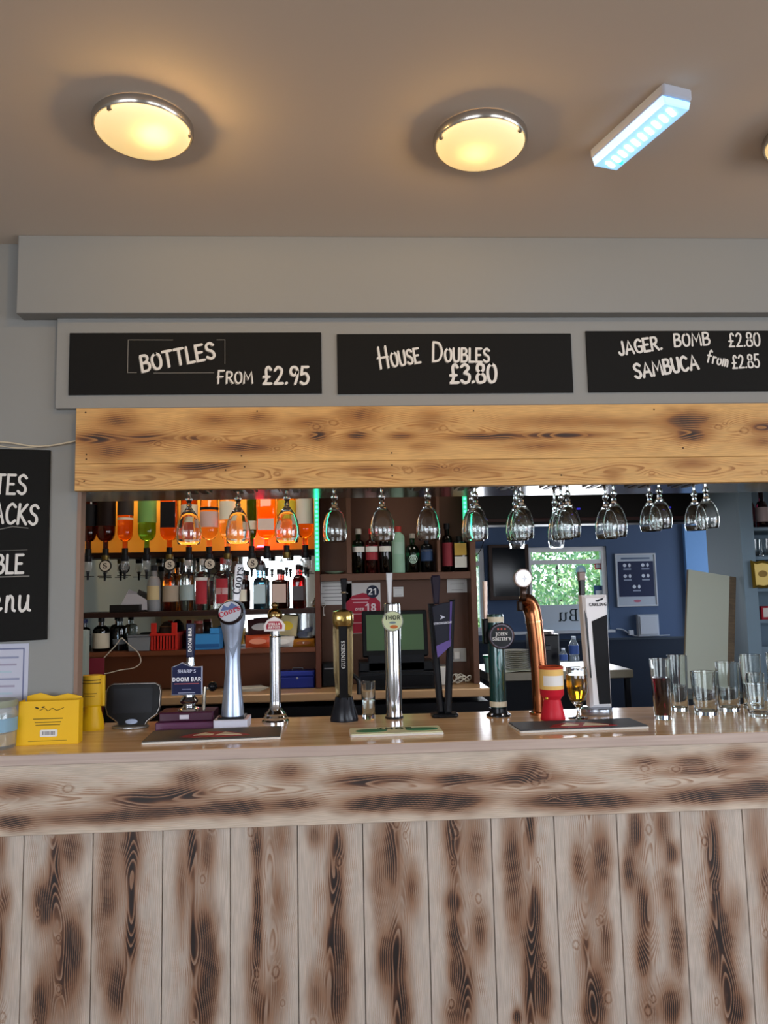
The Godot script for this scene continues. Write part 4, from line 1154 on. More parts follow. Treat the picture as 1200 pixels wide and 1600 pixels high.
	var wr := thing("receipt_printer", "white and black printer box beside the till", "printer", Vector3(0.53, BACK_TOP, -2.03))
	part(wr, "body", box(0.09, 0.1, 0.15, 0.006), mat("c9c7c0", 0.5), Vector3(0, 0.05, 0))
	part(wr, "paper_slot", box(0.07, 0.008, 0.02), mat("18181a", 0.5), Vector3(0, 0.102, 0.02))
	var sk := thing("plug_socket", "double plug socket with white plug in the alcove", "socket", Vector3(0.645, 1.155, -2.135))
	part(sk, "plate", box(0.085, 0.075, 0.01, 0.002), mat("b4b2ac", 0.4), Vector3(0, 0.037, 0.006))
	part(sk, "plug", box(0.035, 0.04, 0.03, 0.004), mat("d0cec8", 0.4), Vector3(-0.015, 0.036, 0.027))
	var cab := thing("tangled_cables", "tangle of thin white cables on the worktop end", "cables", Vector3(0.635, BACK_TOP, -2.02))
	for i in 3:
		var q := []
		for k in 9:
			var a := TAU * k / 8.0 * (1.0 + 0.3 * i) + i
			q.append(Vector3(0.045 * cos(a) + 0.015 * i - 0.015, 0.008 + 0.02 * (1.0 + sin(a * 1.7 + i)), 0.05 * sin(a)))
		part(cab, "cable", tube(q, 0.0022, 6), mat("d6d2c6", 0.5))

func ring_mesh(r: float, w: float) -> ArrayMesh:
	var st := SurfaceTool.new()
	st.begin(Mesh.PRIMITIVE_TRIANGLES)
	for k in 24:
		var a := TAU * k / 24.0
		var b := TAU * (k + 1) / 24.0
		var p := [Vector2(cos(a), sin(a)), Vector2(cos(b), sin(b))]
		for q in [p[0] * r, p[0] * (r - w), p[1] * (r - w), p[0] * r, p[1] * (r - w), p[1] * r]:
			st.set_normal(Vector3.BACK)
			st.add_vertex(Vector3(q.x, q.y, 0))
	return st.commit()

# ---------------------------------------------------------------- the room seen through the hatch
func far_room() -> void:
	var z := -5.5
	var upvc := mat("dfe5ec", 0.35)
	for w in [[1.0, 1.43, 4], [1.868, 2.70, 5]]:
		var cx: float = (w[0] + w[1]) / 2
		var ww: float = w[1] - w[0]
		var f := structure("window_%d" % w[2], frame_mesh(ww, 0.849, 0.05, 0.07), upvc, Vector3(cx, 1.5605, z - 0.055))
		part(f, "transom", box(ww - 0.1, 0.045, 0.06), upvc, Vector3(0, 0.27, 0))
		part(f, "pane", box(ww - 0.1, 0.2, 0.006, 0.0), pane("e6f4ee", 0.04), Vector3(0, 0.36, 0))
		part(f, "pane", box(ww - 0.1, 0.59, 0.006, 0.0), pane("e6f4ee", 0.04), Vector3(0, -0.04, 0))
	structure("trim_6", slabs([[0.98, 2.72, 1.11, 1.135, z - 0.01, z + 0.09]]), mat("c9d2dc", 0.4))
	# stickers and posters on the glass and the banner in the window
	var bn := thing("window_banner", "white banner with mirrored black lettering standing on the window sill", "banner", Vector3(2.285, 1.136, z + 0.02))
	part(bn, "sheet", prism(rect(0.76, 0.26), 0.004), mat("c6d6e6", 0.6), Vector3(0, 0.13, 0))
	var bu := words(bn, "Bu", 0.12, mat("24303a", 0.6), Vector3(-0.02, 0.15, 0.003), Vector3.ZERO, "Droid Serif", 400)
	bu.scale.x = -1.0
	part(bn, "yellow_panel", box(0.1, 0.22, 0.003, 0.0), mat("c9a838", 0.6), Vector3(0.24, 0.11, 0.004))
	for s in [["round pale blue sticker on the far window pane", 2.44, 1.74, "9fd4e0", true, 0.055], ["small red sticker in the top corner of the far window", 2.62, 1.78, "d04048", false, 0.07], ["dark blue framed sticker low on the far window pane", 2.62, 1.5, "3a5a8c", false, 0.11]]:
		var st := thing("window_sticker", s[0], "sticker", Vector3(s[1], s[2], z - 0.045), 0.0, "stickers on the far window")
		part(st, "disc" if s[4] else "sheet", prism(oval(s[5], s[5]) if s[4] else rect(s[5], s[5] * (1.0 if s[5] < 0.1 else 1.5)), 0.002), mat(s[3], 0.6))
		part(st, "print", prism(oval(s[5] * 0.5, s[5] * 0.5) if s[4] else rect(s[5] * 0.7, s[5] * 0.6), 0.002), mat("cfdde6", 0.6), Vector3(0, 0, 0.0018))
	var cr := thing("curtain_rail", "pale curtain rail above the far window", "curtain rail", Vector3(2.25, 2.215, z + 0.04))
	part(cr, "rail", box(0.9, 0.035, 0.02), mat("b9c8c4", 0.4))
	for x in [-0.4, 0.4]:
		part(cr, "bracket", box(0.02, 0.03, 0.04), mat("8f9a98", 0.4), Vector3(x, 0, -0.025))
	var tv := thing("television", "dark switched-off television on the wall between the windows", "television", Vector3(1.672, 1.455, z + 0.03))
	part(tv, "bezel", prism(round_rect(0.41, 0.56, 0.006), 0.05, 0.004), mat("3a2c26", 0.4), Vector3(0, 0.28, 0))
	part(tv, "screen", box(0.335, 0.49, 0.004, 0.0), mat("0c1016", 0.12), Vector3(0, 0.285, 0.0265))
	var po := thing("wall_poster", "framed navy poster with white icons on the blue-grey wall", "poster", Vector3(2.992, 1.362, z + 0.012))
	part(po, "frame", frame_mesh(0.425, 0.54, 0.016, 0.018), mat("b9c2cc", 0.4), Vector3(0, 0.27, 0))
	part(po, "sheet", box(0.395, 0.51, 0.006, 0.0), mat("a9b6c6", 0.6), Vector3(0, 0.27, -0.002))
	part(po, "navy_field", box(0.37, 0.36, 0.002, 0.0), mat("26304e", 0.6), Vector3(0, 0.28, 0.0022))
	for p in [[-0.09, 0.42], [0.1, 0.42], [-0.09, 0.31], [0.1, 0.31], [0.0, 0.2]]:
		part(po, "icon", prism(oval(0.018, 0.018, 12), 0.001), mat("c9d4e4", 0.6), Vector3(p[0] - 0.025, p[1], 0.004))
		part(po, "icon", prism(oval(0.014, 0.02, 8), 0.001), mat("c9d4e4", 0.6), Vector3(p[0] + 0.025, p[1], 0.004))
		part(po, "printed_line", box(0.08, 0.014, 0.001, 0.0), mat("8f9cb4", 0.6), Vector3(p[0], p[1] - 0.04, 0.004))
	part(po, "printed_line", box(0.3, 0.018, 0.001, 0.0), mat("5a6a84", 0.6), Vector3(0, 0.49, 0.003))
	part(po, "emblem", prism(oval(0.04, 0.014), 0.001), mat("b06a80", 0.6), Vector3(0, 0.055, 0.003))
	var wb := thing("wall_box", "white plastic box on the wall below the navy poster", "box", Vector3(3.076, 1.06, z + 0.001))
	part(wb, "case", box(0.215, 0.22, 0.06, 0.006), mat("a9b4c2", 0.5), Vector3(0, 0.11, 0.03))
	part(wb, "cover", box(0.18, 0.18, 0.01, 0.004), mat("b4becb", 0.5), Vector3(0, 0.11, 0.065))
	var cable := thing("wall_cable", "white cable running along the far dado to the box", "cable", Vector3(2.7, 1.11, z + 0.03))
	part(cable, "cable", tube([Vector3(0.05, 0.03, 0), Vector3(0.12, 0.02, 0), Vector3(0.2, -0.03, 0), Vector3(0.3, -0.045, 0), Vector3(0.6, -0.045, 0)], 0.008, 6), mat("9aa6b4", 0.5))
	part(cable, "plug", box(0.05, 0.05, 0.03, 0.004), mat("b0bac6", 0.5), Vector3(0.2, -0.01, 0.0))
	var door := structure("door_1", box(0.42, 1.15, 0.05, 0.004), mat("6c9cd6", 0.4), Vector3(3.715, 1.63, z + 0.03))
	part(door, "door_handle", tube([Vector3(0.12, 0.0, 0.03), Vector3(0.12, 0.03, 0.07), Vector3(0.24, 0.05, 0.07)], 0.012, 8, false), mat("2a2e34", 0.3, 0.7), Vector3(0, 0.05, 0))
	part(door, "hook", ball(0.016), mat("e8eef4", 0.3, 0.6), Vector3(0.17, 0.5, 0.035))
	# beam of the hatch on the other side
	var bm := thing("dark_beam", "near-black beam crossing above the counter on the far side", "beam", Vector3(2.2, 2.0, -3.1))
	part(bm, "beam", box(2.6, 0.71, 0.18, 0.004), mat("14110f", 0.5), Vector3(0, 0.36, 0))
	part(bm, "lower_moulding", box(2.6, 0.025, 0.02), mat("3a1f1c", 0.4), Vector3(0, 0.035, 0.1))
	for x in [-0.95, -0.55, -0.35, 0.1]:
		part(bm, "purple_led", box(0.05 if x < -0.9 else 0.025, 0.012, 0.006, 0.001), glow("4038ff", 1.2 if x < -0.9 else 0.35), Vector3(x, 0.11, 0.094))
	var wire := thing("black_wire", "thin black wire drooping from beam in front of television", "wire", Vector3(0.82, 2.0, -2.98))
	part(wire, "wire", tube([Vector3(0.17, 0.03, 0), Vector3(0.15, -0.1, 0), Vector3(0.1, -0.2, 0), Vector3(0.04, -0.2, 0.0), Vector3(-0.06, -0.16, 0)], 0.003, 6), mat("101214", 0.5))
	part(wire, "clip", box(0.012, 0.02, 0.01), mat("101214", 0.5), Vector3(0.17, 0.03, 0))
	# garden outside: lawn and hedge
	var lawn := structure("lawn", slabs([[-12, 16, -0.25, -0.15, -16, -7.1]]), mat("7fae4a", 0.9))
	lawn.set_meta("kind", "structure")
	var rng := RandomNumberGenerator.new()
	rng.seed = 9
	var leaf := SurfaceTool.new()
	leaf.begin(Mesh.PRIMITIVE_TRIANGLES)
	for q in [Vector3(0, 0, 0), Vector3(-0.05, 0.09, 0.012), Vector3(0, 0.2, -0.01), Vector3(0, 0, 0), Vector3(0, 0.2, -0.01), Vector3(0.05, 0.09, 0.012)]:
		leaf.add_vertex(q)
	leaf.generate_normals()
	var leaf_mesh := leaf.commit()
	var lm := StandardMaterial3D.new()
	lm.albedo_color = Color.WHITE
	lm.vertex_color_use_as_albedo = true
	lm.roughness = 0.6
	lm.backlight_enabled = true
	lm.backlight = Color(0.6, 0.6, 0.6)
	var spots := [[1.6, -10.2, 1.8], [3.6, -10.6, 2.0], [5.6, -10.4, 1.9], [7.6, -11.0, 2.1], [-0.4, -10.6, 1.9]]
	var kinds := ["leafy garden bush outside the narrow far window", "tall pale leafy bush outside the wide far window", "leafy bush outside beyond the poster wall", "big leafy bush at the far end of the garden", "leafy bush outside behind the alcove wall"]
	for i in spots.size():
		var s: Array = spots[i]
		var b := thing("garden_bush", kinds[i], "bush", Vector3(s[0], -0.15, s[1]), 0.0, "bushes outside the far windows")
		part(b, "stem", tube([Vector3(0, 0, 0), Vector3(0.05, 1.0, 0), Vector3(0, 2.2, 0)], [0.06, 0.04, 0.02], 8), mat("4a3a26", 0.8))
		var mm := MultiMesh.new()
		mm.transform_format = MultiMesh.TRANSFORM_3D
		mm.use_colors = true
		mm.mesh = leaf_mesh
		mm.instance_count = 14000
		for k in 14000:
			var d := Vector3(rng.randfn(), rng.randfn(), rng.randfn()).normalized()
			var rr: float = s[2] * (0.55 + 0.45 * rng.randf())
			var p := Vector3(d.x * rr * 0.8, 1.9 + d.y * rr * 1.1, d.z * rr * 0.6)
			mm.set_instance_transform(k, Transform3D(Basis.from_euler(Vector3(rng.randf_range(-1.2, 1.2), rng.randf() * TAU, rng.randf_range(-1.2, 1.2))).scaled(Vector3.ONE * rng.randf_range(0.4, 0.7)), p))
			var g := rng.randf()
			mm.set_instance_color(k, Color(0.3 + 0.2 * g, 0.5 + 0.2 * g, 0.22 + 0.14 * g))
		var mi := MultiMeshInstance3D.new()
		mi.name = "foliage"
		mi.multimesh = mm
		mi.material_override = lm
		mi.set_meta("kind", "stuff")
		b.add_child(mi)

func far_counter() -> void:
	var h := 0.997
	var c := thing("far_counter", "pale wooden worktop on dark legs in the room behind the hatch", "worktop", Vector3(1.46, 0.0, -3.3))
	part(c, "slab", prism(rect(1.0, 0.68), 0.055, 0.004), textured(streaks(512, 128, Color("9a937e"), Color("7a7260"), 44), 0.4), Vector3(0, h - 0.0275, 0), Vector3(-90, 0, 0))
	for x in [-0.44, 0.47]:
		for zz in [-0.28, 0.3]:
			part(c, "leg", box(0.035, h - 0.055, 0.035), mat("15171c", 0.5), Vector3(x, (h - 0.055) / 2, zz))
	part(c, "back_panel", box(0.87, 0.75, 0.015), mat("171b22", 0.6), Vector3(0.015, 0.52, -0.28))
	part(c, "crossbar", box(0.87, 0.03, 0.02), mat("15171c", 0.5), Vector3(0.015, 0.3, 0.3))
	var tub := thing("lidded_tub", "white tub with green lid beside the alcove post", "tub", Vector3(0.82, BACK_TOP - 0.045, -2.6))
	tub.position = Vector3(1.0, h, -3.05)
	part(tub, "tub", lathe([Vector2(0.0005, 0), Vector2(0.04, 0), Vector2(0.05, 0.1), Vector2(0.0005, 0.1)], 24), mat("a9d8c4", 0.4))
	part(tub, "lid", lathe([Vector2(0.0005, 0.1), Vector2(0.054, 0.1), Vector2(0.054, 0.114), Vector2(0.0005, 0.116)], 24), mat("2e9a68", 0.4))
	var plate := lathe([Vector2(0.0005, 0.002), Vector2(0.05, 0.0), Vector2(0.09, 0.01), Vector2(0.091, 0.013), Vector2(0.05, 0.004), Vector2(0.0005, 0.005)], 28)
	for i in 10:
		var p := thing("plate", "pale side plate, %s of the stack on the far worktop" % ["bottom one", "second up", "third up", "fourth up", "fifth up", "sixth up", "seventh up", "eighth up", "ninth up", "topmost"][i], "plate", Vector3(1.21, h + 0.0135 * i, -3.2), 0.0, "stack of plates on the far worktop")
		part(p, "dish", plate, mat("b0a890" if i % 3 else "c6c0ae", 0.4))
		part(p, "foot_ring", lathe([Vector2(0.045, 0.0), Vector2(0.048, -0.0012), Vector2(0.05, 0.0)], 24), mat("9a927c", 0.5))
	var cm := thing("coffee_machine", "black coffee machine with chrome top on the far worktop", "coffee machine", Vector3(1.41, h, -3.22))
	part(cm, "body", box(0.2, 0.24, 0.18, 0.012), mat("121317", 0.35), Vector3(0, 0.12, 0))
	part(cm, "top", lathe([Vector2(0.0005, 0.24), Vector2(0.085, 0.24), Vector2(0.08, 0.262), Vector2(0.0005, 0.27)], 28), mat("8a7f78", 0.25, 0.8))
	part(cm, "drip_tray", box(0.17, 0.02, 0.1), mat("5a5c60", 0.3, 0.8), Vector3(0, 0.01, 0.13))
	part(cm, "spout", box(0.05, 0.04, 0.05, 0.006), mat("2a2b30", 0.3), Vector3(0, 0.15, 0.11))
	for b in [["clear water bottle with blue label on the far worktop", 1.6, -3.1, 0.034, 0.225], ["shorter clear bottle with blue label beside coffee machine", 1.5, -3.02, 0.028, 0.15]]:
		var w := thing("water_bottle", b[0], "bottle", Vector3(b[1], h, b[2]), 0.0, "water bottles on the far worktop")
		var r: float = b[3]
		var hh: float = b[4]
		part(w, "plastic", lathe([Vector2(0.0005, 0.0), Vector2(r * 0.9, 0.0), Vector2(r, 0.008), Vector2(r, hh * 0.35), Vector2(r * 0.92, hh * 0.4), Vector2(r, hh * 0.45), Vector2(r, hh * 0.72), Vector2(r * 0.6, hh * 0.86), Vector2(r * 0.4, hh * 0.9), Vector2(r * 0.4, hh * 0.93)], 20), pane("cfe2f0", 0.25))
		part(w, "label", lathe([Vector2(r + 0.001, hh * 0.46), Vector2(r + 0.001, hh * 0.72)], 20), mat("4a68b0", 0.5))
		part(w, "cap", lathe([Vector2(0.0005, hh * 0.92), Vector2(r * 0.46, hh * 0.92), Vector2(r * 0.46, hh), Vector2(0.0005, hh)], 16), mat("c9d8ec", 0.4))
	var pl := thing("open_magazine", "open magazine lying at the front of the far worktop", "magazine", Vector3(1.2, h, -3.04), 8.0)
	for s in [-1, 1]:
		part(pl, "page", box(0.14, 0.004, 0.12, 0.0), mat("bfc4b0", 0.7), Vector3(0.07 * s, 0.007, 0), Vector3(0, 0, -4.0 * s))
	# raised flap leaning beside the shelf unit
	var fl := thing("counter_flap", "raised pale counter flap with wooden edge leaning near the shelf wall", "counter flap", Vector3(2.125, 0.935, -2.27))
	fl.rotation_degrees = Vector3(-6, 6, -9.5)
	part(fl, "panel", box(0.27, 0.71, 0.008, 0.001), mat("b4bbae", 0.5), Vector3(0, 0.355, 0.012))
	part(fl, "wood_edge", box(0.045, 0.71, 0.028, 0.002), textured(streaks(64, 256, Color("6a5840"), Color("4a3c2a"), 3), 0.5), Vector3(0.158, 0.355, 0.0))
	part(fl, "core", box(0.27, 0.71, 0.014, 0.001), mat("7a6a50", 0.6), Vector3(0, 0.355, 0.0))
	var st := thing("flap_ledge", "dark ledge with pale lip below the raised flap", "ledge", Vector3(2.18, 0.0, -2.46))
	part(st, "cupboard", box(0.42, 0.88, 0.3, 0.004), mat("1d232b", 0.6), Vector3(0, 0.44, -0.02))
	part(st, "ledge_top", box(0.44, 0.03, 0.32, 0.004), mat("59605c", 0.5), Vector3(0, 0.896, 0))

func shelf_unit() -> void:
	var blue := mat("7c93a4", 0.6)
	var u := thing("glass_shelf_unit", "blue-grey painted shelf unit holding glasses and crisps", "shelf unit", Vector3(2.42, 0.0, -2.3))
	part(u, "front_post", box(0.085, 2.5, 0.03), blue, Vector3(0.043, 1.25, 0.0))
	part(u, "side_panel", box(0.02, 2.5, 0.42), blue, Vector3(0.012, 1.25, -0.225))
	part(u, "back_panel", box(0.72, 2.5, 0.012), blue, Vector3(0.37, 1.25, -0.43))
	for y in [1.885, 1.705, 1.51, 1.32]:
		part(u, "shelf", box(0.62, 0.022, 0.38), blue, Vector3(0.39, y + 0.011, -0.22))
	part(u, "kick_panel", box(0.62, 1.18, 0.02), blue, Vector3(0.396, 0.59, -0.03))
	var y1 := 1.907
	bottle("dark wine bottle with red capsule on the top shelf unit", Vector3(2.555, y1 + 0.0005, -2.42), 0.036, 0.26, solid_glass("2c0a12"), mat("6a1a2a", 0.4), [[0.15, 0.5, mat("3a1620", 0.5)]], {"name": "wine_bottle", "shoulder": 0.45, "neck_from": 0.66, "group": "wine on the shelf unit"})
	bottle("second wine bottle beside the first on top shelf unit", Vector3(2.64, y1 + 0.0005, -2.42), 0.036, 0.26, solid_glass("3a0f1c"), mat("6a1a2a", 0.4), [[0.15, 0.5, mat("b9a8a8", 0.5)]], {"name": "wine_bottle", "shoulder": 0.45, "neck_from": 0.66, "group": "wine on the shelf unit"})
	var y2 := 1.728
	for i in 2:
		var t := tumbler(["ribbed tumbler at the front post on the second shelf", "ribbed tumbler further along the second shelf"][i], Vector3(2.56 + 0.085 * i, y2, -2.4), 0.033, 0.036, 0.11)
		t.set_meta("group", "tumblers on the shelf unit")
	var packet := func(label: String, x: float, z: float, turn: float) -> void:
		var p := thing("crisp_packet", label, "packet", Vector3(x, 1.533, z), turn, "crisp packets on the shelf unit")
		var outline := PackedVector2Array([Vector2(-0.055, 0), Vector2(-0.03, 0.006), Vector2(0, 0), Vector2(0.03, 0.006), Vector2(0.055, 0), Vector2(0.062, 0.08), Vector2(0.058, 0.165), Vector2(0.03, 0.158), Vector2(0.0, 0.165), Vector2(-0.03, 0.158), Vector2(-0.06, 0.168)])
		part(p, "pouch", prism(outline, 0.04, 0.014), mat("806a1e", 0.3, 0.4))
		part(p, "printed_panel", prism(oval(0.026, 0.02), 0.002), mat("8e701c", 0.4), Vector3(0, 0.085, 0.0205))
	packet.call("gold crisp packet poking out past the post", 2.51, -2.24, -12.0)
	packet.call("gold crisp packet farther in on the shelf", 2.63, -2.33, 6.0)
	var rc := thing("red_carton", "red carton with white panel on the lowest unit shelf", "carton", Vector3(2.57, 1.343, -2.33))
	part(rc, "body", box(0.09, 0.08, 0.06, 0.002), mat("a01c2c", 0.5), Vector3(0, 0.04, 0))
	part(rc, "white_panel", box(0.045, 0.055, 0.001, 0.0), mat("d6d2d0", 0.6), Vector3(-0.012, 0.042, 0.031))

# ---------------------------------------------------------------- glasses
func tumbler(label: String, at: Vector3, r0: float, r1: float, h: float, wall := 0.0022, base := 0.012, fill := 0.0, drink: Material = null, called := "drinking_glass") -> Node3D:
	var g := thing(called, label, "glass", at)
	var key := "tumbler/%s/%s/%s/%s" % [r0, r1, h, wall]
	if not meshes.has(key):
		meshes[key] = lathe([Vector2(0.0003, 0.0015), Vector2(r0 * 0.8, 0.0008), Vector2(r0 - 0.001, 0.0), Vector2(r0, 0.002), Vector2(lerpf(r0, r1, 0.5), h * 0.5), Vector2(r1, h - 0.001), Vector2(r1 - wall * 0.5, h), Vector2(r1 - wall, h - 0.001), Vector2(lerpf(r0, r1, 0.5) - wall, h * 0.5), Vector2(r0 - wall, base + 0.004), Vector2(r0 - wall - 0.003, base), Vector2(0.0003, base - 0.001)], 32)
	part(g, "glass", meshes[key], solid_glass("f4f8f7"))
	if drink:
		var top := fill * h
		part(g, "drink", lathe([Vector2(0.0003, base - 0.0005), Vector2(r0 - wall - 0.0036, base + 0.0005), Vector2(r0 - wall - 0.0006, base + 0.005), Vector2(lerpf(r0, r1, top / h) - wall - 0.0006, top), Vector2(0.0003, top)], 32), drink)
	return g

func goblet_mesh(r: float, h: float) -> ArrayMesh:
	# standing on its foot; bowl on a knobbed stem
	var b := h * 0.41
	var w := 0.0013
	var p := [Vector2(0.0003, 0.001), Vector2(r * 0.7, 0.0), Vector2(r * 0.82, 0.001), Vector2(r * 0.82, 0.0025), Vector2(r * 0.3, 0.006), Vector2(0.0055, 0.014), Vector2(0.0045, b * 0.5), Vector2(0.009, b * 0.58), Vector2(0.0115, b * 0.66), Vector2(0.009, b * 0.74), Vector2(0.0055, b * 0.8), Vector2(0.0095, b * 0.9), Vector2(0.0075, b * 0.97)]
	var prof := [[0.018, 0.03], [0.44, 0.1], [0.68, 0.22], [0.86, 0.4], [0.96, 0.56], [1.0, 0.7], [0.96, 0.86], [0.87, 1.0]]
	for k in range(1, 8):
		p.append(Vector2(r * prof[k][0], b + (h - b) * prof[k][1]))
	p.append(Vector2(r * 0.87 - w * 0.5, h + 0.0005))
	for k in range(7, 0, -1):
		p.append(Vector2(r * prof[k][0] - w, b + (h - b) * prof[k][1] + (0.0 if k > 1 else 0.002)))
	p.append(Vector2(0.0003, b + 0.012))
	return lathe(p, 32)

func hanging_glasses() -> void:
	var xs := [-0.511, -0.349, -0.187, -0.028, 0.132, 0.287, 0.45, 0.607, 0.768, 0.928, 1.088, 1.252]
	var nth := ["first", "second", "third", "fourth", "fifth", "sixth", "seventh", "eighth", "ninth", "tenth", "eleventh", "twelfth"]
	var big := goblet_mesh(0.041, 0.203)
	var tall := goblet_mesh(0.03, 0.226)
	var rack := thing("glass_rack", "dark rails under the soffit that the wine glasses hang from", "glass rack", Vector3(0, 1.935, -0.36))
	for x in xs:
		for s in [-1, 1]:
			part(rack, "rail", box(0.02, 0.005, 0.3, 0.001), mat("5a4a40", 0.4), Vector3(x + s * 0.019, -0.0145, 0))
			part(rack, "spacer", box(0.005, 0.012, 0.3, 0.001), mat("5a4a40", 0.4), Vector3(x + s * 0.04, -0.006, 0))
	var hang := func(label: String, x: float, z: float, mesh: ArrayMesh) -> void:
		var g := thing("wine_glass", label, "wine glass", Vector3(x, 1.9285, z), 0.0, "wine glasses hanging under the soffit")
		g.rotation_degrees.x = 180.0
		part(g, "glass", mesh, solid_glass("f4f8f7"))
	for i in 12:
		hang.call("upside-down wine glass, %s along the rack from the menu board, front row" % nth[i], xs[i], -0.3, big if i < 10 else goblet_mesh(0.039, 0.178))
		if i >= 6:
			hang.call("upside-down wine glass, %s along the rack from the menu board, rear row" % nth[i], xs[i] + 0.006, -0.4, big if i < 10 else goblet_mesh(0.039, 0.178))
	for e in [[0.632, "small long-stemmed glass hanging lowest below the eighth wine glass"], [0.778, "small long-stemmed glass hanging lowest below the ninth wine glass"]]:
		var g := thing("hanging_glass", e[1], "glass", Vector3(e[0], 1.9285, -0.5), 0.0, "long glasses hanging low")
		g.rotation_degrees.x = 180.0
		part(g, "glass", tall, solid_glass("f4f8f7"))

func counter_things() -> void:
	var wine_red := solid_glass("520612", 0.0, true)
	var beer := solid_glass("e2a018", 0.0, true)
	var y := TOP
	tumbler("tall pint glass two-thirds full of dark red drink", Vector3(1.03, y, -0.235), 0.026, 0.033, 0.194, 0.0022, 0.014, 0.69, wine_red, "pint_of_red_drink")
	tumbler("tall empty glass right behind the dark red drink", Vector3(1.155, y, -0.39), 0.028, 0.033, 0.19)
	tumbler("wide faceted tumbler in front of the tall empty glass", Vector3(1.205, y, -0.3), 0.037, 0.044, 0.142)
	tumbler("straight tall empty glass behind the faceted tumbler", Vector3(1.316, y, -0.36), 0.034, 0.038, 0.165)
	tumbler("short wide empty tumbler at the front of the glass cluster", Vector3(1.35, y, -0.225), 0.036, 0.043, 0.105)
	tumbler("short empty tumbler near the frame edge of the cluster", Vector3(1.465, y, -0.29), 0.034, 0.041, 0.11)
	tumbler("tall empty glass at the back of the glass cluster", Vector3(1.42, y, -0.4), 0.03, 0.035, 0.185)
	tumbler("tall empty glass standing last at the cluster's far back", Vector3(1.51, y, -0.385), 0.03, 0.035, 0.19)
	tumbler("low tumbler between the straight glass and the short ones", Vector3(1.392, y, -0.318), 0.024, 0.028, 0.13)
	tumbler("slim half-pint of water between the black and the chrome column", Vector3(0.078, y, -0.42), 0.022, 0.025, 0.126, 0.002, 0.014, 0.5, solid_glass("f0f4f4", 0.0, true), "half_pint_glass")
	# stemmed glass of lager
	var s := thing("stemmed_beer_glass", "stemmed glass of golden beer beside the white tap", "glass", Vector3(0.77, y, -0.3))
	var outer := [Vector2(0.0003, 0.001), Vector2(0.033, 0.0), Vector2(0.034, 0.002), Vector2(0.01, 0.006), Vector2(0.0055, 0.012), Vector2(0.0055, 0.035), Vector2(0.012, 0.043), Vector2(0.026, 0.06), Vector2(0.034, 0.085), Vector2(0.0365, 0.11), Vector2(0.0355, 0.145), Vector2(0.034, 0.165), Vector2(0.0328, 0.166), Vector2(0.0315, 0.165), Vector2(0.0335, 0.145), Vector2(0.0343, 0.11), Vector2(0.032, 0.086), Vector2(0.0235, 0.062), Vector2(0.01, 0.05), Vector2(0.0003, 0.048)]
	part(s, "glass", lathe(outer, 32), solid_glass("f4f8f7"))
	part(s, "beer", lathe([Vector2(0.0003, 0.0487), Vector2(0.0095, 0.0507), Vector2(0.0228, 0.0625), Vector2(0.0313, 0.0862), Vector2(0.0336, 0.11), Vector2(0.033, 0.143), Vector2(0.0003, 0.143)], 32), beer)
	# mats
	var mat_thing := func(label: String, x0: float, x1: float, z0: float, z1: float, skew: float, m: Material) -> Node3D:
		var t := thing("bar_mat", label, "bar mat", Vector3((x0 + x1) / 2, y, (z0 + z1) / 2), skew)
		part(t, "rubber_base", prism(round_rect(x1 - x0, z1 - z0, 0.006), 0.006, 0.001), mat("cfcac2", 0.6), Vector3(0, 0.003, 0), Vector3(-90, 0, 0))
		part(t, "printed_top", prism(round_rect(x1 - x0 - 0.004, z1 - z0 - 0.004, 0.005), 0.003, 0.0005), m, Vector3(0, 0.0077, 0), Vector3(-90, 0, 0))
		return t
	var m1: Node3D = mat_thing.call("dark bar mat with red lettering below the pump clip", -0.605, -0.2, -0.262, -0.078, 3.0, mat("45423e", 0.6))
	mat_logo(m1, "Carling", 0.012)
	var m2: Node3D = mat_thing.call("small cream and green bar mat below the chrome column", 0.01, 0.292, -0.19, -0.08, 1.0, mat("cfd0ac", 0.6))
	part(m2, "green_field", prism(oval(0.048, 0.024), 0.0012), mat("3c7a56", 0.6), Vector3(-0.075, 0.0098, 0.005), Vector3(-90, 0, 0))
	part(m2, "green_field", prism(oval(0.05, 0.024), 0.0012), mat("3c7a56", 0.6), Vector3(0.08, 0.0098, 0.002), Vector3(-90, 0, 0))
	words(m2, "THOR", 0.03, mat("2a3a1e", 0.6), Vector3(0.0, 0.0099, -0.022), Vector3(-90, 0, 0), "Droid Sans", 700)
	var m3: Node3D = mat_thing.call("dark bar mat with red lettering below the copper tap", 0.517, 0.918, -0.218, -0.07, 2.0, mat("434446", 0.6))
	mat_logo(m3, "Carling", 0.012)
	# yellow bag, canisters, tablet, jar
	var yel := mat("e0b010", 0.45)
	var bag := thing("yellow_pouch", "open yellow printed pouch standing against the grey wall", "pouch", Vector3(-0.885, y, -0.135), 3.0)
	part(bag, "front_panel", prism(PackedVector2Array([Vector2(-0.09, 0.0), Vector2(0.088, 0.0), Vector2(0.088, 0.128), Vector2(-0.083, 0.128)]), 0.003, 0.0008), yel, Vector3(0, 0, 0.022))
	part(bag, "back_panel", prism(PackedVector2Array([Vector2(-0.086, 0.0), Vector2(0.084, 0.0), Vector2(0.082, 0.132), Vector2(0.04, 0.142), Vector2(0.0, 0.134), Vector2(-0.04, 0.146), Vector2(-0.078, 0.138)]), 0.003, 0.0008), yel, Vector3(0, 0, -0.03))
	for sx in [-1, 1]:
		part(bag, "side_panel", box(0.003, 0.128, 0.05), yel, Vector3(0.0845 * sx, 0.064, -0.004))
	part(bag, "bottom", box(0.17, 0.003, 0.05), yel, Vector3(0, 0.0015, -0.004))
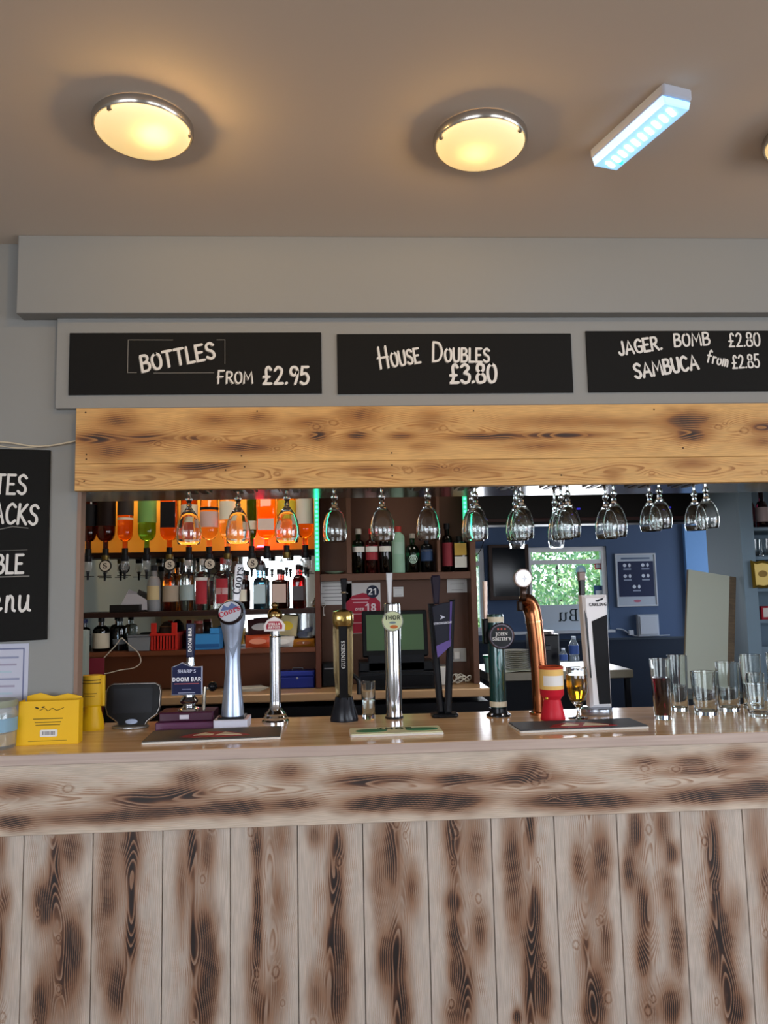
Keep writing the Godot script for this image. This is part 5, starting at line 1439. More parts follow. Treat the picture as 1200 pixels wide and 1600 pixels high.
	for i in 3:
		part(bag, "printed_line", box([0.085, 0.075, 0.07][i], 0.0022, 0.0008, 0.0), mat("5a4a14", 0.6), Vector3(0.0, [0.076, 0.066, 0.058][i], 0.0238))
	part(bag, "printed_line", box(0.11, 0.0018, 0.0008, 0.0), mat("8a7016", 0.6), Vector3(0, 0.012, 0.0238))
	part(bag, "signature_print", tube([Vector3(-0.025, 0.1, 0), Vector3(-0.01, 0.106, 0), Vector3(0.0, 0.099, 0), Vector3(0.012, 0.106, 0), Vector3(0.025, 0.1, 0), Vector3(0.045, 0.107, 0)], 0.0011, 6), mat("6a5614", 0.6), Vector3(0, 0, 0.0238))
	part(bag, "bee_print", prism(oval(0.006, 0.0025, 10), 0.0008), mat("3a3010", 0.6), Vector3(-0.032, 0.108, 0.0238), Vector3(0, 0, -20))
	part(bag, "bee_print", prism(oval(0.005, 0.0022, 10), 0.0008), mat("3a3010", 0.6), Vector3(-0.014, 0.11, 0.0238), Vector3(0, 0, 15))
	var bl := part(bag, "sticker", prism(round_rect(0.05, 0.02, 0.004), 0.001), mat("d9d8d4", 0.5), Vector3(0.003, 0.034, 0.024))
	for i in 9:
		part(bl, "bar_print", box(0.0018, 0.011, 0.0006, 0.0), mat("4a4c58", 0.5), Vector3(-0.017 + i * 0.0042, 0, 0.0008))
	var can := thing("collection_tin", "tall yellow collection tin with flared foot by the hatch jamb", "collection tin", Vector3(-0.835, y, -0.365))
	part(can, "body", lathe([Vector2(0.0005, 0.0), Vector2(0.038, 0.0), Vector2(0.039, 0.004), Vector2(0.036, 0.03), Vector2(0.028, 0.06), Vector2(0.027, 0.075), Vector2(0.031, 0.08), Vector2(0.031, 0.176), Vector2(0.0005, 0.178)], 28), mat("dcae14", 0.4))
	part(can, "label_sleeve", lathe([Vector2(0.0318, 0.082), Vector2(0.0318, 0.174)], 28), mat("d2a828", 0.55))
	for i in 4:
		part(can, "printed_line", lathe([Vector2(0.0324, [0.16, 0.15, 0.118, 0.11][i]), Vector2(0.0324, [0.163, 0.153, 0.12, 0.112][i])], 16, [150.0, 150.0, 80.0, 60.0][i]), mat("5a4418", 0.6))
	part(can, "spine", box(0.012, 0.1, 0.016, 0.002), mat("d8ac20", 0.45), Vector3(0.034, 0.126, 0.004))
	var cd := thing("maroon_card", "maroon card standing up behind the yellow tin", "card", Vector3(-0.85, y, -0.45))
	part(cd, "sheet", box(0.05, 0.225, 0.003, 0.0), mat("6a1f2c", 0.6), Vector3(0, 0.1125, 0))
	part(cd, "fold", box(0.05, 0.004, 0.02, 0.0), mat("6a1f2c", 0.6), Vector3(0, 0.002, -0.012))
	var gbx := thing("pale_carton", "pale grey-green carton on the back worktop by the jamb", "carton", Vector3(-1.405, BACK_TOP, -1.95))
	part(gbx, "body", box(0.075, 0.34, 0.06, 0.002), mat("a3b0aa", 0.6), Vector3(0, 0.17, 0))
	part(gbx, "lid_flap", box(0.075, 0.003, 0.03), mat("b0bcb6", 0.6), Vector3(0, 0.342, 0.014))
	var tb := thing("order_tablet", "black rounded tablet terminal with chrome trim on the counter", "tablet", Vector3(-0.712, y, -0.39))
	var shape := PackedVector2Array()
	for p in [[-0.045, 0.0], [0.045, 0.0], [0.05, 0.014], [0.066, 0.026], [0.083, 0.038], [0.091, 0.06], [0.092, 0.115], [0.086, 0.134], [0.07, 0.143], [-0.07, 0.143], [-0.086, 0.134], [-0.092, 0.115], [-0.091, 0.06], [-0.083, 0.038], [-0.066, 0.026], [-0.05, 0.014]]:
		shape.append(Vector2(p[0], p[1]))
	part(tb, "trim", prism(shape, 0.014, 0.003), mat("8f8a84", 0.25, 0.8), Vector3(0, 0.001, 0.0), Vector3(-10, 0, 0))
	part(tb, "bezel", prism(inset(ccw(shape), 0.004), 0.006, 0.002), mat("0b0c0f", 0.5), Vector3(0, 0.002, 0.006), Vector3(-10, 0, 0))
	part(tb, "screen", box(0.13, 0.08, 0.001, 0.0), mat("15171c", 0.45), Vector3(0, 0.086, -0.0045), Vector3(-10, 0, 0))
	part(tb, "logo_plate", prism(oval(0.02, 0.008), 0.002), mat("6c7280", 0.35, 0.7), Vector3(0, 0.019, 0.0085), Vector3(-10, 0, 0))
	part(tb, "foot", prism(oval(0.06, 0.035), 0.008, 0.002), mat("9a9a98", 0.3, 0.7), Vector3(0, 0.0045, 0.02), Vector3(-90, 0, 0))
	part(tb, "rear_prop", box(0.05, 0.07, 0.03), mat("101114", 0.4), Vector3(0, 0.035, -0.03))
	var jar := thing("glass_jar", "glass jar with golden contents at the counter's wall end", "jar", Vector3(-1.02, y, -0.085))
	part(jar, "glass", lathe([Vector2(0.0005, 0.001), Vector2(0.05, 0.0), Vector2(0.054, 0.008), Vector2(0.055, 0.1), Vector2(0.048, 0.118), Vector2(0.046, 0.118), Vector2(0.051, 0.1), Vector2(0.051, 0.01), Vector2(0.0005, 0.008)], 32), pane("cfdad6", 0.15))
	part(jar, "contents", lathe([Vector2(0.0005, 0.009), Vector2(0.049, 0.011), Vector2(0.05, 0.045), Vector2(0.03, 0.05), Vector2(0.0005, 0.046)], 24), mat("a07c34", 0.7))
	part(jar, "paper_band", lathe([Vector2(0.0556, 0.05), Vector2(0.0556, 0.088)], 28), mat("7ea0b4", 0.6))
	part(jar, "lid", lathe([Vector2(0.0005, 0.119), Vector2(0.052, 0.119), Vector2(0.054, 0.123), Vector2(0.054, 0.138), Vector2(0.0005, 0.14)], 32), mat("8c9280", 0.4))
	# red and yellow canister
	var rc := thing("red_canister", "red canister with flared foot and yellow label in front of copper tap", "canister", Vector3(0.682, y, -0.29))
	part(rc, "body", lathe([Vector2(0.0005, 0.0), Vector2(0.04, 0.0), Vector2(0.041, 0.004), Vector2(0.034, 0.035), Vector2(0.027, 0.066), Vector2(0.034, 0.075), Vector2(0.039, 0.082), Vector2(0.039, 0.168), Vector2(0.0005, 0.169)], 32), mat("c02030", 0.4))
	part(rc, "label_sleeve", lathe([Vector2(0.0396, 0.1), Vector2(0.0396, 0.165)], 32), mat("e0b86a", 0.5))
	part(rc, "white_panel", lathe([Vector2(0.0402, 0.112), Vector2(0.0402, 0.145)], 20, 110.0), mat("dcd9d4", 0.5))
	part(rc, "rim", lathe([Vector2(0.036, 0.168), Vector2(0.04, 0.168), Vector2(0.041, 0.171), Vector2(0.038, 0.174), Vector2(0.035, 0.171)], 32), mat("b04a2a", 0.4))
	part(rc, "knob", ball(0.006), mat("c8a040", 0.3, 0.8), Vector3(-0.024, 0.072, 0.022))
	# small bright things between the taps
	var lem := thing("lemon_wedge", "bright yellow lemon wedge between the purple base and the white plinth", "lemon", Vector3(-0.43, y, -0.36))
	var wedge := PackedVector2Array()
	for k in 9:
		wedge.append(Vector2(0.022 * cos(PI * k / 8.0), 0.022 * sin(PI * k / 8.0)))
	part(lem, "flesh", prism(wedge, 0.018, 0.003), mat("e8d030", 0.4))
	part(lem, "peel", lathe([Vector2(0.0215, -0.008), Vector2(0.0228, 0.0), Vector2(0.0215, 0.008)], 12, 178.0), mat("d8b010", 0.5), Vector3(0, 0.0, 0), Vector3(-90, 0, 0))

func mat_logo(m: Node3D, _t: String, dz: float) -> void:
	part(m, "red_swoosh", prism(PackedVector2Array([Vector2(-0.1, -0.035), Vector2(-0.06, -0.05), Vector2(0.05, -0.052), Vector2(0.11, -0.04), Vector2(0.09, -0.01), Vector2(0.04, 0.03), Vector2(-0.03, 0.035), Vector2(-0.08, 0.0)]), 0.0012), mat("8e2a2a", 0.6), Vector3(0.0, 0.0098, dz), Vector3(-90, 0, 0))
	part(m, "logo_print", join([[prism(PackedVector2Array([Vector2(-0.06, -0.02), Vector2(-0.03, 0.022), Vector2(0.0, -0.01), Vector2(-0.01, -0.025)]), 0.001), Vector3.ZERO], [prism(PackedVector2Array([Vector2(0.005, -0.03), Vector2(0.03, 0.02), Vector2(0.065, -0.01), Vector2(0.085, -0.035)]), 0.001), Vector3.ZERO]]), mat("d2c2a4", 0.6), Vector3(0.0, 0.0108, dz), Vector3(-90, 0, 0))

func bar_left_end() -> void:
	var lf := thing("leaflet", "pale printed leaflet taped to the wall below the menu board", "leaflet", Vector3(-1.08, 1.165, -0.2145))
	part(lf, "sheet", box(0.19, 0.252, 0.002, 0.0), mat("b9bccb", 0.7), Vector3(0, 0.126, 0.0012))
	part(lf, "border_print", frame_mesh(0.165, 0.225, 0.004, 0.001), mat("6a7090", 0.7), Vector3(0, 0.126, 0.0024))
	for i in 9:
		part(lf, "printed_line", box(0.13 - 0.02 * (i % 3), 0.006, 0.001, 0.0), mat(["8a8fa8", "9a94a8", "a8bcc8"][i % 3], 0.7), Vector3(0.004 * (i % 2), 0.21 - 0.022 * i, 0.0024))
	var s := thing("wall_string", "cream string strung along the top of the menu board", "string", Vector3(-1.4, 2.05, -0.2))
	part(s, "string", tube([Vector3(0, 0.02, 0), Vector3(0.2, 0.008, 0), Vector3(0.33, 0.002, 0.004), Vector3(0.44, -0.012, 0), Vector3(0.56, 0.006, 0.004)], 0.0028, 6), mat("c4b8a0", 0.8))
	part(s, "loose_end", tube([Vector3(0.28, -0.004, 0.012), Vector3(0.36, -0.018, 0.016), Vector3(0.41, -0.018, 0.016), Vector3(0.46, -0.012, 0.01)], 0.0016, 6), mat("c4b8a0", 0.8))

# ---------------------------------------------------------------- beer taps
func taps() -> void:
	var chrome := mat("c4c6ca", 0.1, 1.0)
	var black := mat("0d0e11", 0.25)
	var white := mat("e6e6e4", 0.4)

	# hand pump with navy clip
	var p := thing("hand_pump", "hand pump on purple plinth with navy shield clip", "beer pump", Vector3(-0.52, TOP, -0.365))
	part(p, "plinth", box(0.19, 0.024, 0.13, 0.003), mat("5a3450", 0.25), Vector3(0, 0.012, 0))
	part(p, "upper_plinth", box(0.175, 0.03, 0.11, 0.004), mat("401c30", 0.25), Vector3(0, 0.0392, -0.004))
	part(p, "plaque", box(0.03, 0.014, 0.002, 0.0005), mat("a8a0a8", 0.3, 0.6), Vector3(-0.005, 0.039, 0.0525))
	part(p, "pump_column", lathe([Vector2(0.0005, 0.0545), Vector2(0.036, 0.0545), Vector2(0.034, 0.06), Vector2(0.022, 0.064), Vector2(0.018, 0.07), Vector2(0.028, 0.078), Vector2(0.03, 0.086), Vector2(0.022, 0.096), Vector2(0.018, 0.1), Vector2(0.024, 0.106), Vector2(0.018, 0.118), Vector2(0.016, 0.21), Vector2(0.0005, 0.211)], 28), chrome)
	var clip_shape := PackedVector2Array([Vector2(-0.05, 0.0), Vector2(0.05, 0.0), Vector2(0.05, 0.092), Vector2(0.03, 0.091), Vector2(0.012, 0.094), Vector2(-0.005, 0.101), Vector2(-0.016, 0.107), Vector2(-0.028, 0.1), Vector2(-0.05, 0.092)])
	var clip := part(p, "pump_clip", prism(clip_shape, 0.01, 0.002), mat("aab0c0", 0.3, 0.6), Vector3(0, 0.107, 0.034))
	part(clip, "clip_face", prism(inset(ccw(clip_shape), 0.0025), 0.003, 0.0005), mat("141a40", 0.6), Vector3(0, 0, 0.0055))
	words(clip, "SHARP'S", 0.011, mat("b9c0d4", 0.5), Vector3(0, 0.077, 0.008))
	words(clip, "DOOM BAR", 0.0128, mat("e4e6ee", 0.5), Vector3(0, 0.051, 0.008))
	part(clip, "print_rule", box(0.08, 0.0022, 0.0008, 0.0), mat("b05a5a", 0.5), Vector3(0, 0.037, 0.0076))
	part(clip, "print_rule", box(0.03, 0.002, 0.0008, 0.0), mat("7a80a0", 0.5), Vector3(0, 0.019, 0.0076))
	part(clip, "print_rule", box(0.055, 0.002, 0.0008, 0.0), mat("a8aec4", 0.5), Vector3(0, 0.008, 0.0076))
	part(p, "ferrule", lathe([Vector2(0.0005, 0.2), Vector2(0.014, 0.2), Vector2(0.012, 0.226), Vector2(0.0005, 0.226)], 20), chrome, Vector3(0.004, 0, 0.0))
	var h := part(p, "handle", prism(PackedVector2Array([Vector2(-0.013, 0.0), Vector2(0.013, 0.0), Vector2(0.016, 0.112), Vector2(-0.014, 0.112)]), 0.02, 0.003), mat("171c3e", 0.35), Vector3(0.004, 0.2265, 0.0))
	words(h, "DOOM BAR", 0.011, white, Vector3(0.0, 0.058, 0.0108), Vector3(0, 0, 90))
	part(p, "side_spout", tube([Vector3(0.052, 0.056, 0.02), Vector3(0.053, 0.095, 0.02), Vector3(0.055, 0.13, 0.018)], 0.006, 12), mat("a09a8c", 0.2, 0.9))
	part(p, "side_knob", ball(0.016), black, Vector3(0.076, 0.128, -0.005))
	part(p, "knob_arm", tube([Vector3(0.052, 0.118, 0.016), Vector3(0.066, 0.124, 0.002)], 0.004, 8), chrome)

	# silver sculpted lager tap with round lens
	var c := thing("lager_tap", "silver-blue waisted lager tap with round red and blue lens", "beer tap", Vector3(-0.372, TOP, -0.335))
	part(c, "plinth", box(0.108, 0.03, 0.11, 0.003), mat("c6c8d6", 0.35), Vector3(0, 0.015, 0))
	part(c, "plinth_top", box(0.085, 0.006, 0.085, 0.002), black, Vector3(0, 0.0332, 0))
	var col := []
	for e in [[0.037, 0.037], [0.036, 0.06], [0.031, 0.11], [0.0255, 0.17], [0.024, 0.22], [0.027, 0.27], [0.034, 0.31], [0.041, 0.345], [0.043, 0.375], [0.036, 0.4], [0.02, 0.412], [0.0005, 0.415]]:
		col.append(Vector2(e[0], e[1]))
	col.push_front(Vector2(0.0005, 0.0365))
	part(c, "column", lathe(col, 32), mat("a9b8d0", 0.32, 0.75))
	part(c, "front_recess", prism(PackedVector2Array([Vector2(-0.016, 0.085), Vector2(-0.018, 0.05), Vector2(0.0, 0.0), Vector2(0.018, 0.05), Vector2(0.016, 0.085), Vector2(0, 0.095)]), 0.004, 0.001), mat("6d7684", 0.3, 0.7), Vector3(0.004, 0.222, 0.03), Vector3(-10, 0, 0))
	var lens := part(c, "lens_ring", prism(oval(0.043, 0.04), 0.016, 0.004), mat("1c1416", 0.25), Vector3(-0.002, 0.372, 0.038), Vector3(-16, -6, 8))
	part(lens, "lens_face", prism(oval(0.037, 0.034), 0.003, 0.0008), mat("b6bcc8", 0.25), Vector3(0, 0.002, 0.008))
	part(lens, "blue_peak", prism(PackedVector2Array([Vector2(-0.03, 0.008), Vector2(-0.018, 0.026), Vector2(-0.004, 0.016), Vector2(0.008, 0.031), Vector2(0.026, 0.016), Vector2(0.032, 0.008)]), 0.001), mat("5a6c98", 0.4), Vector3(0, 0, 0.0102))
	words(lens, "Coors", 0.0185, mat("b02438", 0.4), Vector3(-0.001, 0.002, 0.0108), Vector3(0, 0, 14), "Droid Serif", 700)
	var pad := part(c, "handle", prism(PackedVector2Array([Vector2(-0.009, 0.0), Vector2(0.011, 0.0), Vector2(0.024, 0.115), Vector2(0.018, 0.125), Vector2(0.0, 0.126), Vector2(-0.006, 0.116)]), 0.016, 0.004), mat("dcdfe6", 0.3), Vector3(0.01, 0.408, 0.0), Vector3(0, 0, -2))
	words(pad, "Coors", 0.026, mat("2a2c38", 0.4), Vector3(0.007, 0.07, 0.0088), Vector3(0, 0, 84), "Droid Serif", 700, "lettering", 0.0012, 0.9)

	# chrome column with red and white badge
	var s := thing("chrome_badge_tap", "slim chrome column tap with red and white badge and brass ball", "beer tap", Vector3(-0.238, TOP, -0.4))
	part(s, "column", lathe([Vector2(0.0005, 0.0), Vector2(0.046, 0.0), Vector2(0.046, 0.006), Vector2(0.04, 0.011), Vector2(0.041, 0.018), Vector2(0.036, 0.024), Vector2(0.037, 0.03), Vector2(0.026, 0.04), Vector2(0.02, 0.048), Vector2(0.0185, 0.07), Vector2(0.0185, 0.29), Vector2(0.015, 0.293), Vector2(0.015, 0.325), Vector2(0.0005, 0.326)], 32), chrome)
	part(s, "collar", lathe([Vector2(0.0187, 0.283), Vector2(0.0205, 0.286), Vector2(0.0187, 0.289)], 28), chrome)
	part(s, "badge_back", prism(PackedVector2Array([Vector2(-0.034, 0.0), Vector2(0.034, 0.0), Vector2(0.037, 0.02), Vector2(0.024, 0.038), Vector2(0.012, 0.044), Vector2(0.0, 0.05), Vector2(-0.012, 0.044), Vector2(-0.024, 0.038), Vector2(-0.037, 0.02)]), 0.006, 0.002), mat("d9d4d2", 0.35), Vector3(0, 0.305, 0.024))
	part(s, "badge_field", prism(PackedVector2Array([Vector2(-0.026, 0.0), Vector2(0.026, 0.0), Vector2(0.027, 0.013), Vector2(0.018, 0.027), Vector2(-0.018, 0.027), Vector2(-0.027, 0.013)]), 0.002), mat("9c2036", 0.4), Vector3(0, 0.312, 0.0282))
	words(s, "STELLA", 0.0085, mat("e8dcd8", 0.4), Vector3(0, 0.329, 0.0302))
	words(s, "ARTOIS", 0.0085, mat("e8dcd8", 0.4), Vector3(0, 0.318, 0.0302))
	part(s, "ball_top", lathe([Vector2(0.0005, 0.327), Vector2(0.013, 0.327), Vector2(0.016, 0.332), Vector2(0.013, 0.338), Vector2(0.024, 0.35), Vector2(0.026, 0.36), Vector2(0.022, 0.373), Vector2(0.012, 0.38), Vector2(0.008, 0.384), Vector2(0.0125, 0.39), Vector2(0.0125, 0.395), Vector2(0.008, 0.401), Vector2(0.0005, 0.403)], 28), mat("b08f5c", 0.12, 1.0))

	# stout tap
	var g := thing("stout_tap", "black and bronze stout tap with vertical serif lettering", "beer tap", Vector3(-0.006, TOP, -0.4))
	part(g, "foot", lathe([Vector2(0.0005, 0.0), Vector2(0.053, 0.0), Vector2(0.054, 0.008), Vector2(0.04, 0.05), Vector2(0.034, 0.078), Vector2(0.0005, 0.08)], 6, 360.0), mat("1a1c22", 0.25))
	var body := PackedVector2Array([Vector2(-0.026, 0.08), Vector2(0.026, 0.08), Vector2(0.033, 0.16), Vector2(0.034, 0.3), Vector2(0.033, 0.32), Vector2(-0.033, 0.32), Vector2(-0.034, 0.3), Vector2(-0.033, 0.16)])
	part(g, "body", prism(body, 0.052, 0.012), mat("9a8760", 0.18, 0.85))
	part(g, "centre_stripe", prism(PackedVector2Array([Vector2(-0.0145, 0.07), Vector2(0.0145, 0.07), Vector2(0.0145, 0.318), Vector2(-0.0145, 0.318)]), 0.006, 0.002), mat("0c0c0e", 0.2), Vector3(0, 0, 0.0262))
	words(g, "GUINNESS", 0.0125, mat("c9c8c4", 0.4), Vector3(0.0, 0.222, 0.0298), Vector3(0, 0, 90), "Droid Serif", 400, "lettering", 0.0012, 1.08)
	part(g, "collar", lathe([Vector2(0.0005, 0.318), Vector2(0.033, 0.318), Vector2(0.037, 0.33), Vector2(0.037, 0.355), Vector2(0.033, 0.366), Vector2(0.014, 0.372), Vector2(0.0005, 0.373)], 28, 360.0, 3.0), mat("b49a5c", 0.15, 0.95))
	part(g, "harp_mark", prism(PackedVector2Array([Vector2(-0.007, 0.02), Vector2(0.0, 0.0), Vector2(0.007, 0.018), Vector2(0.002, 0.012), Vector2(-0.002, 0.02)]), 0.002), mat("e0c46a", 0.2, 0.9), Vector3(0, 0.332, 0.0375))
	part(g, "handle", prism(PackedVector2Array([Vector2(-0.007, 0.0), Vector2(0.007, 0.0), Vector2(0.008, 0.06), Vector2(0.0115, 0.104), Vector2(0.0105, 0.108), Vector2(-0.0105, 0.108), Vector2(-0.0115, 0.104), Vector2(-0.008, 0.06)]), 0.016, 0.003), mat("131316", 0.2), Vector3(0.005, 0.372, 0))
	part(g, "handle_ring", lathe([Vector2(0.0098, 0.0), Vector2(0.011, 0.003), Vector2(0.0098, 0.006)], 16), mat("b8b09c", 0.2, 0.9), Vector3(0.005, 0.428, 0))
	part(g, "tap_nozzle", tube([Vector3(0.03, 0.15, 0.0), Vector3(0.05, 0.13, 0.0), Vector3(0.052, 0.085, 0.0)], 0.008, 10), black)

	# chrome cylinder with round badge
	var t := thing("cider_tap", "wide polished chrome cylinder tap with round pale badge", "beer tap", Vector3(0.165, TOP, -0.415))
	part(t, "foot_ring", lathe([Vector2(0.0005, 0.0), Vector2(0.0315, 0.0), Vector2(0.0315, 0.006), Vector2(0.0005, 0.007)], 32), mat("1a1a1e", 0.4))
	part(t, "column", lathe([Vector2(0.0005, 0.0072), Vector2(0.0285, 0.0072), Vector2(0.0285, 0.378), Vector2(0.0275, 0.388), Vector2(0.023, 0.392), Vector2(0.0005, 0.393)], 40), chrome)
	part(t, "groove_ring", lathe([Vector2(0.0287, 0.342), Vector2(0.0297, 0.345), Vector2(0.0287, 0.348)], 32), mat("8a8c90", 0.2, 1.0))
	var tb := part(t, "badge", prism(oval(0.0365, 0.0365), 0.008, 0.002), mat("c2c8bc", 0.2, 0.6), Vector3(-0.001, 0.33, 0.0335))
	part(tb, "badge_face", prism(oval(0.032, 0.032), 0.002, 0.0005), mat("b9c29c", 0.4), Vector3(0, 0, 0.0045))
	words(tb, "THOR", 0.0148, mat("16201a", 0.4), Vector3(0, 0.012, 0.0062))
	part(tb, "badge_print", prism(oval(0.012, 0.004, 12), 0.0008), mat("6a7a80", 0.5), Vector3(0, -0.005, 0.0058))
	part(tb, "badge_print", prism(oval(0.014, 0.006, 12), 0.0008), mat("b0602e", 0.5), Vector3(0.004, -0.019, 0.0058))
	part(t, "handle", prism(PackedVector2Array([Vector2(-0.006, 0.0), Vector2(0.006, 0.0), Vector2(0.0125, 0.104), Vector2(-0.0105, 0.104)]), 0.014, 0.003), mat("d4d6da", 0.25, 0.4), Vector3(-0.008, 0.392, 0.0))

	# v-shaped black tap
	var v := thing("v_shaped_tap", "black V-shaped cider tap with purple-edged panel", "beer tap", Vector3(0.337, TOP, -0.41))
	part(v, "foot", prism(round_rect(0.092, 0.06, 0.012), 0.014, 0.004), black, Vector3(0, 0.007, 0), Vector3(-90, 0, 0))
	part(v, "arm", prism(PackedVector2Array([Vector2(-0.022, 0.0), Vector2(0.0, 0.0), Vector2(-0.013, 0.2), Vector2(-0.024, 0.372), Vector2(-0.046, 0.372), Vector2(-0.036, 0.2)]), 0.034, 0.006), mat("131519", 0.35), Vector3(0, 0.0142, -0.005))
	part(v, "arm", prism(PackedVector2Array([Vector2(0.0, 0.0), Vector2(0.022, 0.0), Vector2(0.034, 0.2), Vector2(0.046, 0.385), Vector2(0.026, 0.385), Vector2(0.012, 0.2)]), 0.034, 0.006), mat("131519", 0.35), Vector3(0.0, 0.0142, 0.012))
	var vp := part(v, "panel", prism(PackedVector2Array([Vector2(-0.036, 0.175), Vector2(-0.02, 0.0), Vector2(0.026, 0.04), Vector2(0.035, 0.19), Vector2(0.0, 0.186)]), 0.008, 0.002), mat("171926", 0.5), Vector3(-0.002, 0.202, 0.034))
	part(vp, "purple_band", prism(PackedVector2Array([Vector2(-0.022, 0.014), Vector2(-0.02, 0.0), Vector2(0.026, 0.04), Vector2(0.028, 0.062), Vector2(-0.024, 0.04)]), 0.002), mat("5a4a86", 0.35), Vector3(0, 0.001, 0.0043))
	part(vp, "purple_edge", prism(PackedVector2Array([Vector2(0.028, 0.19), Vector2(0.035, 0.19), Vector2(0.026, 0.06), Vector2(0.021, 0.055)]), 0.002), mat("4a3a78", 0.35), Vector3(0, 0, 0.0043))
	words(vp, "STRONGBOW", 0.0072, mat("c4c8d4", 0.4), Vector3(0.0, 0.118, 0.0058), Vector3(0, 0, 4))
	part(vp, "arrow_mark", prism(PackedVector2Array([Vector2(-0.01, 0.008), Vector2(0.008, 0.0), Vector2(-0.01, -0.008), Vector2(-0.006, 0.0)]), 0.001), mat("b9bdca", 0.4), Vector3(0.002, 0.138, 0.0055))
	part(v, "handle", prism(PackedVector2Array([Vector2(-0.009, 0.0), Vector2(0.01, 0.0), Vector2(0.017, 0.09), Vector2(0.014, 0.1), Vector2(-0.013, 0.1), Vector2(-0.017, 0.09)]), 0.022, 0.005), mat("241f2c", 0.25), Vector3(-0.018, 0.384, 0.0))

	# green column with round badge
	var j := thing("ale_tap", "dark green column ale tap with cream bands and round badge", "beer tap", Vector3(0.523, TOP, -0.4))
	part(j, "foot", lathe([Vector2(0.0005, 0.0), Vector2(0.042, 0.0), Vector2(0.042, 0.005), Vector2(0.031, 0.012), Vector2(0.03, 0.028), Vector2(0.0005, 0.029)], 32), mat("101216", 0.2))
	for a in [-50.0, 10.0, 50.0]:
		part(j, "bolt", lathe([Vector2(0.0005, 0.0), Vector2(0.005, 0.0), Vector2(0.005, 0.006), Vector2(0.0005, 0.007)], 10), chrome, Vector3(0.036 * sin(deg_to_rad(a)), 0.0052, 0.036 * cos(deg_to_rad(a))))
	part(j, "column", lathe([Vector2(0.0005, 0.0292), Vector2(0.0285, 0.0292), Vector2(0.0285, 0.335), Vector2(0.027, 0.345), Vector2(0.0005, 0.346)], 32), mat("0f3a38", 0.22, 0.3, 0.5))
	for yb in [[0.032, 0.05], [0.318, 0.336]]:
		part(j, "cream_band", lathe([Vector2(0.0288, yb[0]), Vector2(0.0292, yb[0] + 0.001), Vector2(0.0292, yb[1] - 0.001), Vector2(0.0288, yb[1])], 32), mat("c2b8a0", 0.4))
	part(j, "scroll_print", tube([Vector3(-0.008, 0.1, 0.0285), Vector3(0.006, 0.14, 0.0285), Vector3(-0.006, 0.18, 0.0285), Vector3(0.005, 0.22, 0.0285)], 0.0016, 6), mat("3a7a78", 0.4))
	var jb := part(j, "badge", prism(oval(0.045, 0.045), 0.012, 0.004), mat("4c4850", 0.2, 0.7), Vector3(0.012, 0.272, 0.036))
	part(jb, "badge_face", prism(oval(0.036, 0.036), 0.002, 0.0005), mat("15181c", 0.3), Vector3(0, 0, 0.0065))
	words(jb, "JOHN", 0.011, mat("d0d0cc", 0.4), Vector3(0, 0.007, 0.0082), Vector3.ZERO, "Droid Serif", 700)
	words(jb, "SMITH'S", 0.011, mat("d0d0cc", 0.4), Vector3(0, -0.009, 0.0082), Vector3.ZERO, "Droid Serif", 700)
	for i in 3:
		part(jb, "emblem", prism(oval(0.003, 0.004, 8), 0.0008), mat("b04a3a", 0.4), Vector3(-0.012 + 0.012 * i, 0.024, 0.0076))
	part(j, "tap_block", box(0.02, 0.085, 0.03, 0.005), black, Vector3(-0.036, 0.288, 0.0))
	part(j, "handle", tube([Vector3(-0.034, 0.33, 0), Vector3(-0.033, 0.39, 0), Vector3(-0.032, 0.46, 0.0)], [0.006, 0.008, 0.009], 12), mat("c0a898", 0.3, 0.3))

	# copper swan-neck tap
	var cp := thing("copper_tap", "bent copper pipe tap with round glass lens on top", "beer tap", Vector3(0.672, TOP, -0.405))
	var cu := mat("a86a48", 0.22, 1.0)
	part(cp, "foot", lathe([Vector2(0.0005, 0.0), Vector2(0.04, 0.0), Vector2(0.04, 0.008), Vector2(0.03, 0.012), Vector2(0.0005, 0.012)], 32), cu)
	part(cp, "pipe", tube([Vector3(0.0, 0.012, 0), Vector3(0.0, 0.1, 0), Vector3(-0.004, 0.22, 0), Vector3(-0.012, 0.32, 0), Vector3(-0.019, 0.362, 0.0), Vector3(-0.034, 0.388, 0.008), Vector3(-0.052, 0.398, 0.02)], [0.028, 0.028, 0.028, 0.029, 0.03, 0.028, 0.02], 24), cu)
	part(cp, "solder_ring", tube([Vector3(-0.0115, 0.314, 0), Vector3(-0.0122, 0.32, 0)], 0.031, 24, false), mat("c08a60", 0.2, 1.0))
	part(cp, "neck", lathe([Vector2(0.0005, 0.395), Vector2(0.014, 0.395), Vector2(0.016, 0.4), Vector2(0.012, 0.408), Vector2(0.012, 0.43), Vector2(0.015, 0.436), Vector2(0.0005, 0.44)], 24), mat("3a2a22", 0.2, 0.6), Vector3(-0.05, 0.0, 0.02))
	var cl := part(cp, "lens_ring", prism(oval(0.034, 0.034), 0.014, 0.004), mat("a89a94", 0.25, 0.7), Vector3(-0.05, 0.468, 0.02))
	part(cl, "lens_face", prism(oval(0.028, 0.028), 0.004, 0.001), mat("b4b0b2", 0.1, 0.4), Vector3(0, 0, 0.007))
	part(cl, "star_mark", prism(PackedVector2Array([Vector2(-0.014, 0.0), Vector2(-0.003, 0.003), Vector2(0.0, 0.014), Vector2(0.003, 0.003), Vector2(0.014, 0.0), Vector2(0.003, -0.003), Vector2(0.0, -0.014), Vector2(-0.003, -0.003)]), 0.001), mat("e8eef4", 0.2), Vector3(0.004, -0.002, 0.0095))
	part(cp, "spout_block", box(0.02, 0.035, 0.025, 0.005), mat("241a16", 0.3), Vector3(-0.062, 0.372, 0.012))

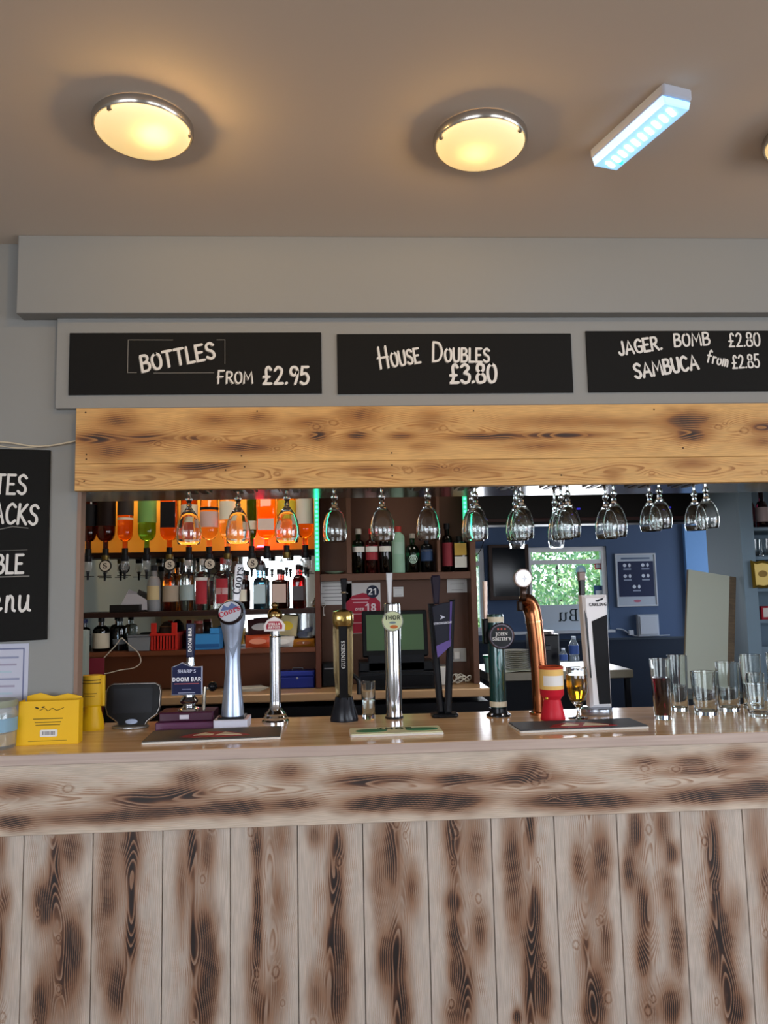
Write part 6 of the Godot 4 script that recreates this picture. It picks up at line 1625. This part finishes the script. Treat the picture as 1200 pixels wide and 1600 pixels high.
	# white blade tap
	var w := thing("white_blade_tap", "white blade-shaped tap with slanted black panel on silver foot", "beer tap", Vector3(0.857, TOP, -0.375))
	part(w, "foot", lathe([Vector2(0.0005, 0.0), Vector2(0.052, 0.0), Vector2(0.054, 0.004), Vector2(0.052, 0.02), Vector2(0.047, 0.024), Vector2(0.0005, 0.025)], 36), mat("aab0ba", 0.25, 0.8))
	part(w, "blade", prism(PackedVector2Array([Vector2(-0.028, 0.0), Vector2(0.045, 0.0), Vector2(0.047, 0.38), Vector2(-0.04, 0.38)]), 0.06, 0.01), mat("e0dfe0", 0.3), Vector3(0, 0.0252, 0))
	part(w, "black_panel", prism(PackedVector2Array([Vector2(0.0, 0.012), Vector2(0.04, 0.012), Vector2(0.042, 0.312), Vector2(-0.012, 0.29), Vector2(-0.008, 0.15)]), 0.002, 0.0005), mat("0c0d11", 0.6), Vector3(0, 0.0252, 0.0308))
	part(w, "side_stripe", prism(PackedVector2Array([Vector2(-0.026, 0.1), Vector2(-0.0215, 0.1), Vector2(-0.027, 0.3), Vector2(-0.036, 0.33)]), 0.002, 0.0005), mat("14151a", 0.2), Vector3(0, 0.0252, 0.0308))
	words(w, "CARLING", 0.0108, mat("1a1b20", 0.4), Vector3(0.012, 0.372, 0.0312), Vector3.ZERO, "Droid Sans", 700, "lettering", 0.0012, 0.95)
	part(w, "lion_mark", prism(PackedVector2Array([Vector2(-0.014, -0.004), Vector2(0.002, 0.001), Vector2(0.016, 0.006), Vector2(0.013, 0.0), Vector2(0.009, -0.004), Vector2(0.001, -0.005), Vector2(-0.004, -0.009), Vector2(-0.013, -0.008)]), 0.001), mat("1a1b20", 0.4), Vector3(0.018, 0.39, 0.0308))
	part(w, "handle", prism(PackedVector2Array([Vector2(-0.009, 0.0), Vector2(0.009, 0.0), Vector2(0.012, 0.08), Vector2(-0.01, 0.08)]), 0.02, 0.003), mat("1c1a1c", 0.25), Vector3(-0.032, 0.4055, 0.0))
	part(w, "handle_cap", box(0.024, 0.03, 0.022, 0.003), mat("8a7870", 0.3), Vector3(-0.031, 0.47, 0.0))
